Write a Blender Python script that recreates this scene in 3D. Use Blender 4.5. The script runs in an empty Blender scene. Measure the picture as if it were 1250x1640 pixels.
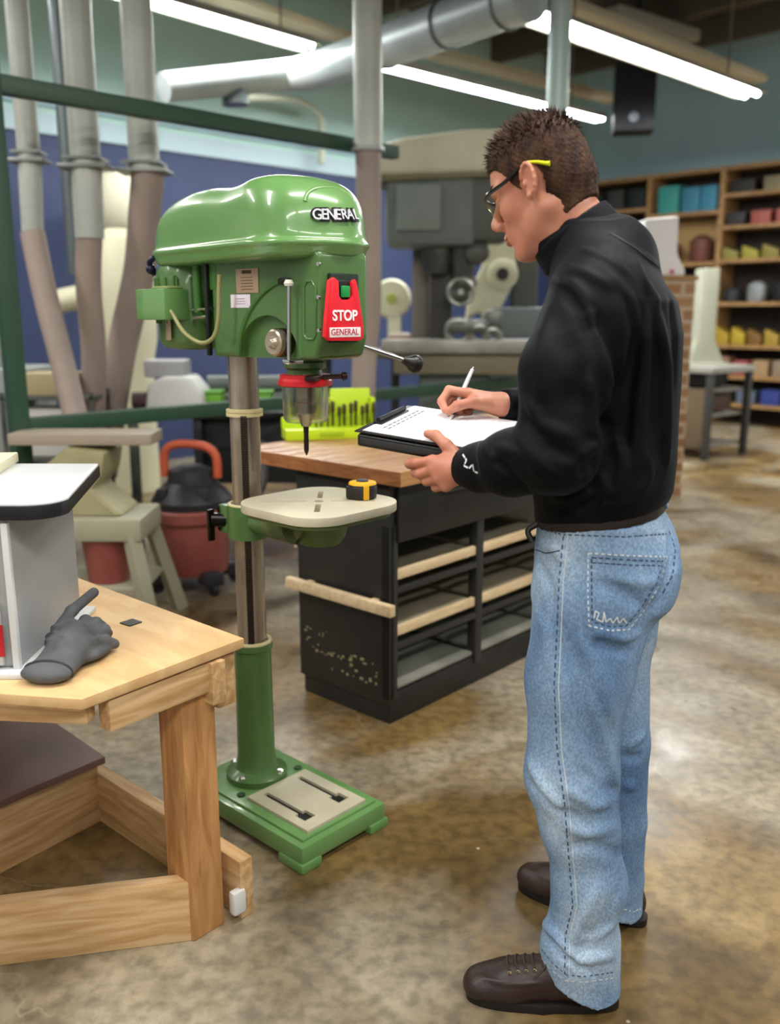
import bpy, bmesh, math, random
import numpy as np
from mathutils import Vector, Matrix
from mathutils.bvhtree import BVHTree

# ------------------------------------------------------------------ camera, light, exposure
SC = bpy.context.scene
COL = SC.collection
FPX = 1450.0; PITCH = math.atan(320/1450.0); CAMH = 1.40
cam_data = bpy.data.cameras.new('camera'); cam = bpy.data.objects.new('camera', cam_data); COL.objects.link(cam)
cam.location = (0, 0, CAMH); cam.rotation_euler = (math.pi/2-PITCH, 0, 0)
cam_data.sensor_fit = 'VERTICAL'; cam_data.sensor_height = 24.0; cam_data.lens = 24.0*FPX/1640.0
cam_data.clip_end = 60
cam_data.dof.use_dof = True; cam_data.dof.focus_distance = 1.98; cam_data.dof.aperture_fstop = 21.2*0.001/0.0150
SC.camera = cam
SC.view_settings.view_transform = 'Standard'; SC.view_settings.look = 'None'
SC.view_settings.gamma = 1.0; SC.view_settings.use_curve_mapping = False
SC.view_settings.exposure = 0.0

world = bpy.data.worlds.new('world'); SC.world = world; world.use_nodes = True
world.node_tree.nodes['Background'].inputs[0].default_value = (1.0, 0.98, 0.95, 1)
world.node_tree.nodes["Background"].inputs[1].default_value = 0.55

A45 = math.radians(45)
DR = Vector((math.sin(A45), math.cos(A45), 0))      # room direction running away to the right
DL = Vector((-math.sin(A45), math.cos(A45), 0))     # room direction running away to the left

def area(loc, sx, sy, power, rotz, color=(1, .97, .92)):
    l = bpy.data.lights.new('area_light', 'AREA'); l.shape = 'RECTANGLE'; l.size = sx; l.size_y = sy
    l.energy = power; l.color = color
    o = bpy.data.objects.new('area_light', l); o.location = loc; o.rotation_euler = (0, 0, rotz); COL.objects.link(o)
    return o
# rows of strip lights in the part of the shop behind and above the camera
for (x, y) in ((-2.2, .6), (1.0, -.8), (.6, 1.9), (3.2, 1.2), (-1.0, -2.6), (-3.6, 2.6)):
    area((x, y, 3.36), 2.4, .26, 84, A45)
# unseen area lights added to brighten the far half and its walls
for (x, y, r, p) in ((-2.9, 5.2, A45, 60), (4.6, 5.6, A45, 45), (6.35, 9.1, -A45, 170)):
    area((x, y, 3.36), 2.4, .26, p, r)

# ------------------------------------------------------------------ pixel helper
def ray(px, py):
    x = (px-625)/FPX; y = -(py-820)/FPX; c, s = math.cos(PITCH), math.sin(PITCH)
    return Vector((x, c+y*s, -s+y*c))
def at(px, py, Y=None, z=None):
    r = ray(px, py); t = Y/r.y if Y is not None else (z-CAMH)/r.z
    return Vector((0, 0, CAMH)) + r*t

# ------------------------------------------------------------------ materials
def lin(h):
    if isinstance(h, str):
        h = h.lstrip('#'); c = [int(h[i:i+2], 16)/255 for i in (0, 2, 4)]
    else: c = h
    return tuple((v/12.92 if v <= .04045 else ((v+.055)/1.055)**2.4) for v in c) + (1,)
_mats = {}
def mat(name, color, rough=.5, metal=0., color2=None, nscale=8., bump=0., bscale=60., stretch=None, spec=.5,
        emit=None, estr=0., trans=0., alpha=1., coat=0., detail=4., lo=.35, hi=.65, ior=1.45, rvar=0.):
    if name in _mats: return _mats[name]
    m = bpy.data.materials.new(name); m.use_nodes = True; nt = m.node_tree; N = nt.nodes; L = nt.links
    b = N['Principled BSDF']; b.inputs['Base Color'].default_value = lin(color)
    b.inputs['Roughness'].default_value = rough; b.inputs['Metallic'].default_value = metal
    b.inputs['Specular IOR Level'].default_value = spec; b.inputs['IOR'].default_value = ior
    b.inputs['Transmission Weight'].default_value = trans; b.inputs['Alpha'].default_value = alpha
    b.inputs['Coat Weight'].default_value = coat; b.inputs['Coat Roughness'].default_value = .08
    if emit: b.inputs['Emission Color'].default_value = lin(emit); b.inputs['Emission Strength'].default_value = estr
    tc = N.new('ShaderNodeTexCoord'); mp = N.new('ShaderNodeMapping'); L.new(tc.outputs['Object'], mp.inputs[0])
    if stretch: mp.inputs['Scale'].default_value = stretch
    if color2:
        n = N.new('ShaderNodeTexNoise'); n.inputs['Scale'].default_value = nscale; n.inputs['Detail'].default_value = detail
        r = N.new('ShaderNodeValToRGB'); r.color_ramp.elements[0].color = lin(color); r.color_ramp.elements[1].color = lin(color2)
        r.color_ramp.elements[0].position = lo; r.color_ramp.elements[1].position = hi
        L.new(mp.outputs[0], n.inputs['Vector']); L.new(n.outputs['Fac'], r.inputs[0]); L.new(r.outputs[0], b.inputs['Base Color'])
    if bump:
        n2 = N.new('ShaderNodeTexNoise'); n2.inputs['Scale'].default_value = bscale; n2.inputs['Detail'].default_value = 3
        bp = N.new('ShaderNodeBump'); bp.inputs['Strength'].default_value = bump; bp.inputs['Distance'].default_value = .002
        L.new(mp.outputs[0], n2.inputs['Vector']); L.new(n2.outputs['Fac'], bp.inputs['Height']); L.new(bp.outputs[0], b.inputs['Normal'])
    if rvar:
        n3 = N.new('ShaderNodeTexNoise'); n3.inputs['Scale'].default_value = 5; n3.inputs['Detail'].default_value = 5
        mr = N.new('ShaderNodeMapRange'); mr.inputs[1].default_value = .3; mr.inputs[2].default_value = .7
        mr.inputs[3].default_value = max(0, rough-rvar); mr.inputs[4].default_value = rough+rvar
        L.new(mp.outputs[0], n3.inputs['Vector']); L.new(n3.outputs['Fac'], mr.inputs[0]); L.new(mr.outputs[0], b.inputs['Roughness'])
    _mats[name] = m; return m
def wood(name, c1, c2, c3=None, stretch=(1.5, 18, 18), rough=.55, scale=4.):
    if name in _mats: return _mats[name]
    m = bpy.data.materials.new(name); m.use_nodes = True; nt = m.node_tree; N = nt.nodes; L = nt.links
    b = N['Principled BSDF']; b.inputs['Roughness'].default_value = rough
    tc = N.new('ShaderNodeTexCoord'); mp = N.new('ShaderNodeMapping'); L.new(tc.outputs['Object'], mp.inputs[0]); mp.inputs['Scale'].default_value = stretch
    n = N.new('ShaderNodeTexNoise'); n.inputs['Scale'].default_value = scale; n.inputs['Detail'].default_value = 6; n.inputs['Distortion'].default_value = .6
    r = N.new('ShaderNodeValToRGB'); e = r.color_ramp.elements
    e[0].color = lin(c1); e[0].position = .32; e[1].color = lin(c2); e[1].position = .62
    if c3: k = r.color_ramp.elements.new(.47); k.color = lin(c3)
    L.new(mp.outputs[0], n.inputs['Vector']); L.new(n.outputs['Fac'], r.inputs[0]); L.new(r.outputs[0], b.inputs['Base Color'])
    bp = N.new('ShaderNodeBump'); bp.inputs['Strength'].default_value = .15; bp.inputs['Distance'].default_value = .002
    L.new(n.outputs['Fac'], bp.inputs['Height']); L.new(bp.outputs[0], b.inputs['Normal'])
    _mats[name] = m; return m

# ------------------------------------------------------------------ object helpers
def thing(name, label, cat, loc=(0, 0, 0), rotz=0., group=None):
    o = bpy.data.objects.new(name, None); COL.objects.link(o); o.empty_display_size = .05
    o.location = loc; o.rotation_euler = (0, 0, rotz); o['label'] = label; o['category'] = cat
    if group: o['group'] = group
    return o
def tag(o, label, cat, group=None, kind=None):
    o['label'] = label; o['category'] = cat
    if group: o['group'] = group
    if kind: o['kind'] = kind
    return o
def link_mesh(name, me, m, parent=None, smooth=False, loc=None, rotz=None):
    o = bpy.data.objects.new(name, me); COL.objects.link(o)
    if m: me.materials.clear(); me.materials.append(m)
    if smooth:
        me.polygons.foreach_set('use_smooth', [True]*len(me.polygons))
    if parent: o.parent = parent
    if loc is not None: o.location = loc
    if rotz is not None: o.rotation_euler = (0, 0, rotz)
    return o
def shade_auto(me, ang=38):
    bm = bmesh.new(); bm.from_mesh(me); a = math.radians(ang)
    for f in bm.faces: f.smooth = True
    for e in bm.edges:
        if len(e.link_faces) == 2 and e.calc_face_angle(0) > a: e.smooth = False
    bm.to_mesh(me); bm.free()

class MB:
    """collects shapes; build() links them as ONE mesh object"""
    def __init__(s): s.bm = bmesh.new()
    def _add(s, t, M=None):
        if M is not None: bmesh.ops.transform(t, matrix=M, verts=t.verts)
        me = bpy.data.meshes.new('tmp'); t.to_mesh(me); t.free(); s.bm.from_mesh(me); bpy.data.meshes.remove(me); return s
    def box(s, c, size, bev=0., rot=None, seg=2):
        t = bmesh.new(); bmesh.ops.create_cube(t, size=1)
        bmesh.ops.scale(t, vec=size, verts=t.verts)
        if bev: bmesh.ops.bevel(t, geom=t.edges[:], offset=bev, segments=seg, affect='EDGES', profile=.6)
        M = Matrix.Translation(c)
        if rot is not None: M = M @ (rot if isinstance(rot, Matrix) else Matrix.Rotation(rot, 4, 'Z'))
        return s._add(t, M)
    def lathe(s, prof, c=(0, 0, 0), n=32, axis=None, caps=True):
        """prof: [(r,z)...] around local Z; axis: direction of Z"""
        t = bmesh.new(); rings = []
        for r, z in prof:
            rings.append([t.verts.new((r*math.cos(2*math.pi*i/n), r*math.sin(2*math.pi*i/n), z)) for i in range(n)])
        for a, b in zip(rings, rings[1:]):
            for i in range(n): t.faces.new((a[i], a[(i+1) % n], b[(i+1) % n], b[i]))
        if caps:
            t.faces.new(rings[0][::-1]); t.faces.new(rings[-1])
        bmesh.ops.recalc_face_normals(t, faces=t.faces)
        M = Matrix.Translation(c)
        if axis is not None: M = M @ Vector(axis).to_track_quat('Z', 'Y').to_matrix().to_4x4()
        return s._add(t, M)
    def cyl(s, a, b, r, r2=None, n=20):
        a, b = Vector(a), Vector(b); L = (b-a).length
        return s.lathe([(r, 0), (r if r2 is None else r2, L)], a, n, b-a)
    def tube(s, pts, r, n=10, smooth=True, sub=6):
        pts = [Vector(p) for p in pts]
        if smooth and len(pts) > 2:
            q = []
            for i in range(len(pts)-1):
                p0, p1, p2, p3 = pts[max(0, i-1)], pts[i], pts[i+1], pts[min(len(pts)-1, i+2)]
                for k in range(sub):
                    u = k/sub
                    q.append(.5*((2*p1)+(p2-p0)*u+(2*p0-5*p1+4*p2-p3)*u*u+(3*p1-p0-3*p2+p3)*u**3))
            q.append(pts[-1])
            rr = r if callable(r) else (lambda u: r)
            pts = q
        rr = r if callable(r) else (lambda u: r)
        t = bmesh.new(); rings = []; up = None
        for i, p in enumerate(pts):
            d = (pts[min(i+1, len(pts)-1)]-pts[max(i-1, 0)]).normalized()
            if up is None: up = Vector((0, 0, 1)) if abs(d.z) < .9 else Vector((1, 0, 0))
            x = d.cross(up).normalized(); y = x.cross(d).normalized(); up = y
            R = rr(i/(len(pts)-1))
            rings.append([t.verts.new(p + x*R*math.cos(2*math.pi*k/n) + y*R*math.sin(2*math.pi*k/n)) for k in range(n)])
        for a, b in zip(rings, rings[1:]):
            for k in range(n): t.faces.new((a[k], a[(k+1) % n], b[(k+1) % n], b[k]))
        t.faces.new(rings[0][::-1]); t.faces.new(rings[-1])
        bmesh.ops.recalc_face_normals(t, faces=t.faces)
        return s._add(t)
    def prism(s, poly, z0, z1, bev=0., M=None, seg=2):
        """poly in xy extruded z0..z1; M maps it anywhere"""
        t = bmesh.new(); v0 = [t.verts.new((p[0], p[1], z0)) for p in poly]; v1 = [t.verts.new((p[0], p[1], z1)) for p in poly]
        n = len(poly)
        t.faces.new(v0[::-1]); t.faces.new(v1)
        for i in range(n): t.faces.new((v0[i], v0[(i+1) % n], v1[(i+1) % n], v1[i]))
        bmesh.ops.recalc_face_normals(t, faces=t.faces)
        if bev: bmesh.ops.bevel(t, geom=[e for e in t.edges if True], offset=bev, segments=seg, affect='EDGES', profile=.6)
        return s._add(t, M)
    def ball(s, c, r, sc=(1, 1, 1), n=20, rot=None):
        t = bmesh.new(); bmesh.ops.create_uvsphere(t, u_segments=n, v_segments=n//2+2, radius=r)
        bmesh.ops.scale(t, vec=sc, verts=t.verts)
        M = Matrix.Translation(c)
        if rot is not None: M = M @ rot
        return s._add(t, M)
    def torus(s, c, R, r, axis=(0, 0, 1), n=28, m=8):
        t = bmesh.new(); rings = []
        for i in range(n):
            a = 2*math.pi*i/n
            rings.append([t.verts.new(((R+r*math.cos(2*math.pi*k/m))*math.cos(a), (R+r*math.cos(2*math.pi*k/m))*math.sin(a), r*math.sin(2*math.pi*k/m))) for k in range(m)])
        for i in range(n):
            a, b = rings[i], rings[(i+1) % n]
            for k in range(m): t.faces.new((a[k], a[(k+1) % m], b[(k+1) % m], b[k]))
        bmesh.ops.recalc_face_normals(t, faces=t.faces)
        return s._add(t, Matrix.Translation(c) @ Vector(axis).to_track_quat('Z', 'Y').to_matrix().to_4x4())
    def build(s, name, m, parent=None, loc=None, rotz=None, auto=True):
        me = bpy.data.meshes.new(name); s.bm.to_mesh(me); s.bm.free()
        if auto: shade_auto(me)
        return link_mesh(name, me, m, parent, False, loc, rotz)
XZ = Matrix(((1, 0, 0, 0), (0, 0, 1, 0), (0, 1, 0, 0), (0, 0, 0, 1)))   # poly (x,z) extruded along y
YZ = Matrix(((0, 0, 1, 0), (1, 0, 0, 0), (0, 1, 0, 0), (0, 0, 0, 1)))   # poly (y,z) extruded along x

def cut(o, cutter_mb):
    c = cutter_mb.build('cutter', None, auto=False)
    c.parent = o.parent
    md = o.modifiers.new('b', 'BOOLEAN'); md.operation = 'DIFFERENCE'; md.object = c; md.solver = 'EXACT'
    bpy.context.view_layer.update()
    dg = bpy.context.evaluated_depsgraph_get()
    me = bpy.data.meshes.new_from_object(o.evaluated_get(dg))
    o.modifiers.clear(); old = o.data; mats = list(old.materials); o.data = me; me.materials.clear()
    for m in mats: me.materials.append(m)
    bpy.data.objects.remove(c); shade_auto(me)

_font = {}
def text_mesh(s, size, extrude=.001, offset=0., bold=True):
    cu = bpy.data.curves.new('t', 'FONT'); cu.body = s; cu.size = size; cu.extrude = extrude; cu.offset = offset
    cu.align_x = 'CENTER'; cu.align_y = 'CENTER'
    o = bpy.data.objects.new('t', cu); COL.objects.link(o); bpy.context.view_layer.update()
    me = bpy.data.meshes.new_from_object(o.evaluated_get(bpy.context.evaluated_depsgraph_get()))
    bpy.data.objects.remove(o); return me
def frame(x, y, z, c):
    """matrix with the given axes and origin"""
    return Matrix(((x.x, y.x, z.x, c.x), (x.y, y.y, z.y, c.y), (x.z, y.z, z.z, c.z), (0, 0, 0, 1)))

# ------------------------------------------------------------------ surface nets from a distance field
def surf_net(f, xs, ys, zs):
    s = f < 0
    nx, ny, nz = f.shape
    cs = [(0,0,0),(1,0,0),(0,1,0),(1,1,0),(0,0,1),(1,0,1),(0,1,1),(1,1,1)]
    cnt = np.zeros((nx-1, ny-1, nz-1), np.int8)
    for a, b, c in cs: cnt += s[a:nx-1+a, b:ny-1+b, c:nz-1+c]
    I, J, K = np.nonzero((cnt > 0) & (cnt < 8)); n = len(I)
    idx = np.full((nx-1, ny-1, nz-1), -1, np.int32); idx[I, J, K] = np.arange(n)
    vals = [f[I+a, J+b, K+c] for a, b, c in cs]
    P = [np.stack((xs[I+a], ys[J+b], zs[K+c]), 1) for a, b, c in cs]
    acc = np.zeros((n, 3)); w = np.zeros(n)
    for i, j in ((0,1),(2,3),(4,5),(6,7),(0,2),(1,3),(4,6),(5,7),(0,4),(1,5),(2,6),(3,7)):
        m = (vals[i] < 0) != (vals[j] < 0)
        t = np.where(m, vals[i]/np.where(m, vals[i]-vals[j], 1), 0)[:, None]
        acc += np.where(m[:, None], P[i]+(P[j]-P[i])*t, 0); w += m
    V = acc/w[:, None]
    Q = []
    for ax in range(3):
        sl0 = [slice(1, -1)]*3; sl1 = [slice(1, -1)]*3
        sl0[ax] = slice(0, -1); sl1[ax] = slice(1, None)
        a = s[tuple(sl0)]; b = s[tuple(sl1)]
        g = np.array(np.nonzero(a != b)); sgn = a[tuple(g)]
        off = [1, 1, 1]; off[ax] = 0
        g = g + np.array(off)[:, None]
        u, v = (ax+1) % 3, (ax+2) % 3
        def cell(du, dv):
            h = g.copy(); h[u] += du; h[v] += dv; return idx[h[0], h[1], h[2]]
        q = np.stack((cell(-1, -1), cell(0, -1), cell(0, 0), cell(-1, 0)), 1)
        q[~sgn] = q[~sgn][:, ::-1]
        Q.append(q)
    Q = np.concatenate(Q); Q = Q[(Q >= 0).all(1)]
    me = bpy.data.meshes.new('net')
    me.vertices.add(len(V)); me.vertices.foreach_set('co', V.astype(np.float32).ravel())
    me.loops.add(len(Q)*4); me.loops.foreach_set('vertex_index', Q.astype(np.int32).ravel())
    me.polygons.add(len(Q)); me.polygons.foreach_set('loop_start', np.arange(0, len(Q)*4, 4, dtype=np.int32))
    me.update(); me.validate()
    return me

class SDF:
    def __init__(s, xs, ys, zs):
        s.xs, s.ys, s.zs = (np.asarray(a, np.float32) for a in (xs, ys, zs))
        s.f = np.full((len(xs), len(ys), len(zs)), .5, np.float32)
    @classmethod
    def cube(c, lo, hi, h):
        return c(*[np.arange(lo[i], hi[i]+h, h) for i in range(3)])
    def _win(s, lo, hi):
        r = []
        for a, l, h in zip((s.xs, s.ys, s.zs), lo, hi):
            i0 = max(0, int(np.searchsorted(a, l))-1); i1 = min(len(a), int(np.searchsorted(a, h))+2)
            if i1 <= i0: return None
            r.append(slice(i0, i1))
        X = s.xs[r[0]][:, None, None]; Y = s.ys[r[1]][None, :, None]; Z = s.zs[r[2]][None, None, :]
        return tuple(r), X, Y, Z
    def _mix(s, r, d, k, op):
        a = s.f[r]
        if op == 'sub': a, d = -a, d
        if k > 0:
            h = np.maximum(k-np.abs(a-d), 0)/k
            m = np.minimum(a, d)-h*h*k*.25
        else: m = np.minimum(a, d)
        s.f[r] = -m if op == 'sub' else m
    def cone(s, a, b, ra, rb=None, k=.02, op='add', pad=.06):
        rb = ra if rb is None else rb
        a = np.array(a, float); b = np.array(b, float); R = max(ra, rb)+pad+k
        w = s._win(np.minimum(a, b)-R, np.maximum(a, b)+R)
        if w is None: return s
        r, X, Y, Z = w
        ab = b-a; L2 = (ab@ab) or 1e-9
        t = np.clip(((X-a[0])*ab[0]+(Y-a[1])*ab[1]+(Z-a[2])*ab[2])/L2, 0, 1)
        d = np.sqrt((X-a[0]-ab[0]*t)**2+(Y-a[1]-ab[1]*t)**2+(Z-a[2]-ab[2]*t)**2)-(ra+(rb-ra)*t)
        s._mix(r, d, k, op); return s
    def chain(s, pts, rad, k=.02, op='add', pad=.05):
        for i in range(len(pts)-1): s.cone(pts[i], pts[i+1], rad[i], rad[i+1], k, op, pad)
        return s
    def ell(s, c, rad, k=.02, op='add', R=None, pad=.06):
        c = np.array(c, float); rad = np.array(rad, float); m = rad.max()+pad+k
        w = s._win(c-m, c+m)
        if w is None: return s
        r, X, Y, Z = w; X = X-c[0]; Y = Y-c[1]; Z = Z-c[2]
        if R is not None:
            R = np.array(R)[:3, :3].T
            X, Y, Z = R[0,0]*X+R[0,1]*Y+R[0,2]*Z, R[1,0]*X+R[1,1]*Y+R[1,2]*Z, R[2,0]*X+R[2,1]*Y+R[2,2]*Z
        q = np.sqrt((X/rad[0])**2+(Y/rad[1])**2+(Z/rad[2])**2)
        g = np.sqrt((X/rad[0]**2)**2+(Y/rad[1]**2)**2+(Z/rad[2]**2)**2)+1e-6
        d = np.clip(q*(q-1)/g, -.2, .2)
        s._mix(r, d, k, op); return s
    def loft(s, prof, k=.02, op='add', pad=.08, p=2.2):
        """prof rows: z, cx, cy, half depth a (x), half width b (y)"""
        prof = np.array(prof, float); zs = prof[:, 0]; m = prof[:, 3:].max()+pad
        w = s._win((prof[:, 1].min()-m, prof[:, 2].min()-m, zs[0]-pad), (prof[:, 1].max()+m, prof[:, 2].max()+m, zs[-1]+pad))
        r, X, Y, Z = w
        z = np.clip(Z.ravel(), zs[0], zs[-1])
        # smooth (cosine-eased) interpolation of the rows
        cx, cy, a, b = [np.interp(z, zs, prof[:, i])[None, None, :] for i in (1, 2, 3, 4)]
        q = ((np.abs(X-cx)/a)**p+(np.abs(Y-cy)/b)**p)**(1/p)
        d2 = (q-1)*np.minimum(a, b)
        dz = np.maximum(np.maximum(zs[0]-Z, Z-zs[-1]), 0)
        d = np.where(dz > 0, np.sqrt(np.maximum(d2, 0)**2+dz**2), d2)
        d = np.maximum(d, -np.minimum(Z-zs[0], zs[-1]-Z)) if True else d
        s._mix(r, d.astype(np.float32), k, op); return s
    def ridge(s, pts, amp, width, pad=None):
        """raise (amp>0) or sink a soft crease along a polyline, fading at its ends"""
        pts = [np.array(p, float) for p in pts]; A = np.array(pts); R = width*2.5
        w = s._win(A.min(0)-R, A.max(0)+R)
        if w is None: return s
        r, X, Y, Z = w; best = None; n = len(pts)-1
        for i, (a, b) in enumerate(zip(pts, pts[1:])):
            ab = b-a; L2 = ab@ab
            t = np.clip(((X-a[0])*ab[0]+(Y-a[1])*ab[1]+(Z-a[2])*ab[2])/L2, 0, 1)
            d2 = (X-a[0]-ab[0]*t)**2+(Y-a[1]-ab[1]*t)**2+(Z-a[2]-ab[2]*t)**2
            u = (i+t)/n
            if best is None: best, U = d2, u
            else: m = d2 < best; best = np.where(m, d2, best); U = np.where(m, u, U)
        fade = np.clip(4*np.minimum(U, 1-U)+.25, 0, 1)
        s.f[r] -= (amp*fade*np.exp(-best/width**2)).astype(np.float32)
        return s
    def mesh(s): return surf_net(s.f, s.xs, s.ys, s.zs)
# ================================================================== THE SETTING
def struct(o): o['kind'] = 'structure'; return o
# polished stained concrete
def floor_mat():
    m = bpy.data.materials.new('concrete'); m.use_nodes = True; nt = m.node_tree; N = nt.nodes; L = nt.links
    b = N['Principled BSDF']; tc = N.new('ShaderNodeTexCoord')
    def noise(sc, det=6, dist=0., off=0.):
        mp = N.new('ShaderNodeMapping'); mp.inputs['Location'].default_value = (off, off*.7, 0)
        L.new(tc.outputs['Object'], mp.inputs[0])
        n = N.new('ShaderNodeTexNoise'); n.inputs['Scale'].default_value = sc; n.inputs['Detail'].default_value = det
        n.inputs['Distortion'].default_value = dist; L.new(mp.outputs[0], n.inputs['Vector']); return n.outputs['Fac']
    def ramp(src, stops):
        r = N.new('ShaderNodeValToRGB'); e = r.color_ramp.elements
        e[0].position, e[0].color = stops[0][0], lin(stops[0][1]); e[1].position, e[1].color = stops[-1][0], lin(stops[-1][1])
        for p, c in stops[1:-1]: k = e.new(p); k.color = lin(c)
        L.new(src, r.inputs[0]); return r.outputs[0]
    def mix(f, a, c, mode='MIX'):
        x = N.new('ShaderNodeMix'); x.data_type = 'RGBA'; x.blend_type = mode
        if isinstance(f, (int, float)): x.inputs[0].default_value = f
        else: L.new(f, x.inputs[0])
        for s, k in ((a, 6), (c, 7)):
            if isinstance(s, str): x.inputs[k].default_value = lin(s)
            else: L.new(s, x.inputs[k])
        return x.outputs[2]
    base = ramp(noise(1.6, 9, 1.0), [(.30, '#4e3d22'), (.45, '#695532'), (.58, '#82693d'), (.72, '#a68f62')])
    grey = ramp(noise(3.2, 8, .5, 4.), [(.3, '#7d725d'), (.7, '#aea38b')])
    gm = ramp(noise(.85, 5, .8, 9.3), [(.46, '#000000'), (.58, '#ffffff')])
    c = mix(gm, base, grey)
    fine = ramp(noise(26, 6, 0, 2.), [(.35, '#8f8f8f'), (.6, '#ffffff')])
    c = mix(.55, c, fine, 'MULTIPLY')
    # paint drips and scuffs
    vm = N.new('ShaderNodeTexVoronoi'); vm.inputs['Scale'].default_value = 9; L.new(tc.outputs['Object'], vm.inputs['Vector'])
    sp = ramp(vm.outputs['Distance'], [(.02, '#ffffff'), (.06, '#000000')])
    sel = ramp(noise(5, 2, 0, 7.), [(.58, '#000000'), (.62, '#ffffff')])
    c = mix(mix(1., sp, sel, 'MULTIPLY'), c, '#c9c2ae')
    # hairline cracks
    vc = N.new('ShaderNodeTexVoronoi'); vc.feature = 'DISTANCE_TO_EDGE'; vc.inputs['Scale'].default_value = .75
    wv = N.new('ShaderNodeVectorMath'); wv.operation = 'ADD'
    nn = N.new('ShaderNodeTexNoise'); nn.inputs['Scale'].default_value = 3.5; nn.inputs['Detail'].default_value = 4; L.new(tc.outputs['Object'], nn.inputs['Vector'])
    sc = N.new('ShaderNodeVectorMath'); sc.operation = 'SCALE'; sc.inputs['Scale'].default_value = .35; L.new(nn.outputs['Color'], sc.inputs[0])
    L.new(tc.outputs['Object'], wv.inputs[0]); L.new(sc.outputs[0], wv.inputs[1]); L.new(wv.outputs[0], vc.inputs['Vector'])
    cr = ramp(vc.outputs['Distance'], [(.0006, '#ffffff'), (.0035, '#000000')])
    cm = ramp(noise(1.3, 2, 0, 12.), [(.5, '#000000'), (.56, '#ffffff')])
    c = mix(mix(1., mix(1., cr, cm, 'MULTIPLY'), '#8a8a8a', 'MULTIPLY'), c, '#b9ae92')
    L.new(c, b.inputs['Base Color'])
    mr = N.new('ShaderNodeMapRange'); mr.inputs[1].default_value = .3; mr.inputs[2].default_value = .7; mr.inputs[3].default_value = .24; mr.inputs[4].default_value = .48
    L.new(noise(4, 6, .5, 3.), mr.inputs[0]); L.new(mr.outputs[0], b.inputs['Roughness'])
    bp = N.new('ShaderNodeBump'); bp.inputs['Strength'].default_value = .08; bp.inputs['Distance'].default_value = .004
    L.new(noise(7, 5, 0, 1.), bp.inputs['Height']); L.new(bp.outputs[0], b.inputs['Normal'])
    return m
CORNER = Vector((2.8, 13.7, 0))
fl = MB(); fl.prism([(-14, -6), (16, -6), (16, 22), (-14, 22)], -.1, 0)
struct(fl.build('floor', floor_mat(), auto=False))
TEAL = mat('teal_wall', '#b2d3c8', .7, color2='#bddcd3', nscale=.6)
def wall(name, a, b, z0, z1, m, th=.12, away=1):
    a, b = Vector(a), Vector(b); d = (b-a).normalized(); nrm = Vector((-d.y, d.x, 0))*away
    mb = MB(); p = [a, b, b+nrm*th, a+nrm*th]; mb.prism([(q.x, q.y) for q in p], z0, z1); return mb.build(name, m, auto=False)
L0 = CORNER-DR*13
struct(wall('wall_left', L0, CORNER, 0, 4.7, TEAL))
struct(wall('trim_1', L0-DL*.03, CORNER-DL*.03, 0, 2.84, mat('blue_panel', '#2b375a', .6), .025))
struct(wall('trim_2', L0-DL*.06, CORNER-DL*.06, 2.84, 3.0, mat('white_ledge', '#a9bfc6', .5), .05))
struct(wall('trim_3', L0-DL*.04, CORNER-DL*.04, 3.06, 3.14, mat('pale_ledge', '#9fbcc6', .5), .03))
struct(wall('wall_right', CORNER, CORNER-DL*9, 0, 4.7, mat('blue_grey_wall', '#b0cfd9', .7, color2='#bddae2', nscale=.5)))
ce = MB(); ce.prism([(-14, -6), (16, -6), (16, 22), (-14, 22)], 4.7, 4.8)
struct(ce.build('ceiling', mat('ceiling_deck', '#4b4640', .8, color2='#6b6252', nscale=2.), auto=False))
# joists under the deck
JO = mat('joist_paint', '#8a7d66', .7)
for i in range(9):
    p = CORNER - DR*(1.0+i*1.15) - DL*6
    mb = MB(); mb.box((0, 0, 4.55), (.09, 12, .28)); 
    struct(mb.build('trim_%d' % (i+4), mat('joist_dark', '#5e5546', .8), loc=(p.x, p.y, 0), rotz=A45, auto=False))

# ================================================================== CEILING FIXTURES
def strip_light(p0, p1, label, w=.20):
    a, b = Vector(p0), Vector(p1); c = (a+b)/2; L = (b-a).length; rz = math.atan2(b.y-a.y, b.x-a.x)
    t = thing('strip_light', label, 'ceiling light', c, rz, 'fluorescent strip lights')
    m = MB(); m.prism([(-w*.6, .02), (-w*.3, .09), (w*.3, .09), (w*.6, .02), (w*.52, .02), (w*.27, .075), (-w*.27, .075), (-w*.52, .02)], -L/2, L/2, M=YZ)
    m.build('reflector', mat('reflector_white', '#cfc9b6', .4), t)
    g = MB(); n = max(1, round(L/1.25))
    for i in range(n):
        for s in (-1, 1):
            g.cyl((-L/2+L*i/n+.02, s*w*.22, .03), (-L/2+L*(i+1)/n-.02, s*w*.22, .03), .024, n=10)
    g.build('tube', mat('tube_glow', '#ffffff', emit='#f4fbff', estr=42), t)
    for x in (-L*.35, L*.35):
        h = MB(); h.cyl((x, 0, .08), (x, 0, 4.7-c.z), .008, n=6); h.build('hanger', JO, t)
    area((c.x, c.y, c.z-.002), L*.96, w*.9, 26*L/1.2, rz)
    return t
ZL = 3.4
strip_light(at(120, -25, z=ZL), at(497, 82, z=ZL), 'long bright strip light crossing the upper left corner above the ducts', .22)
strip_light(at(560, 98, z=ZL), at(962, 196, z=ZL), 'long strip light in the middle ending above the person\'s head', .18)
strip_light(at(850, 32, z=ZL), at(1205, 158, z=ZL), 'brightest strip light at the upper right, right of the thin grey pipe', .27)
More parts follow.
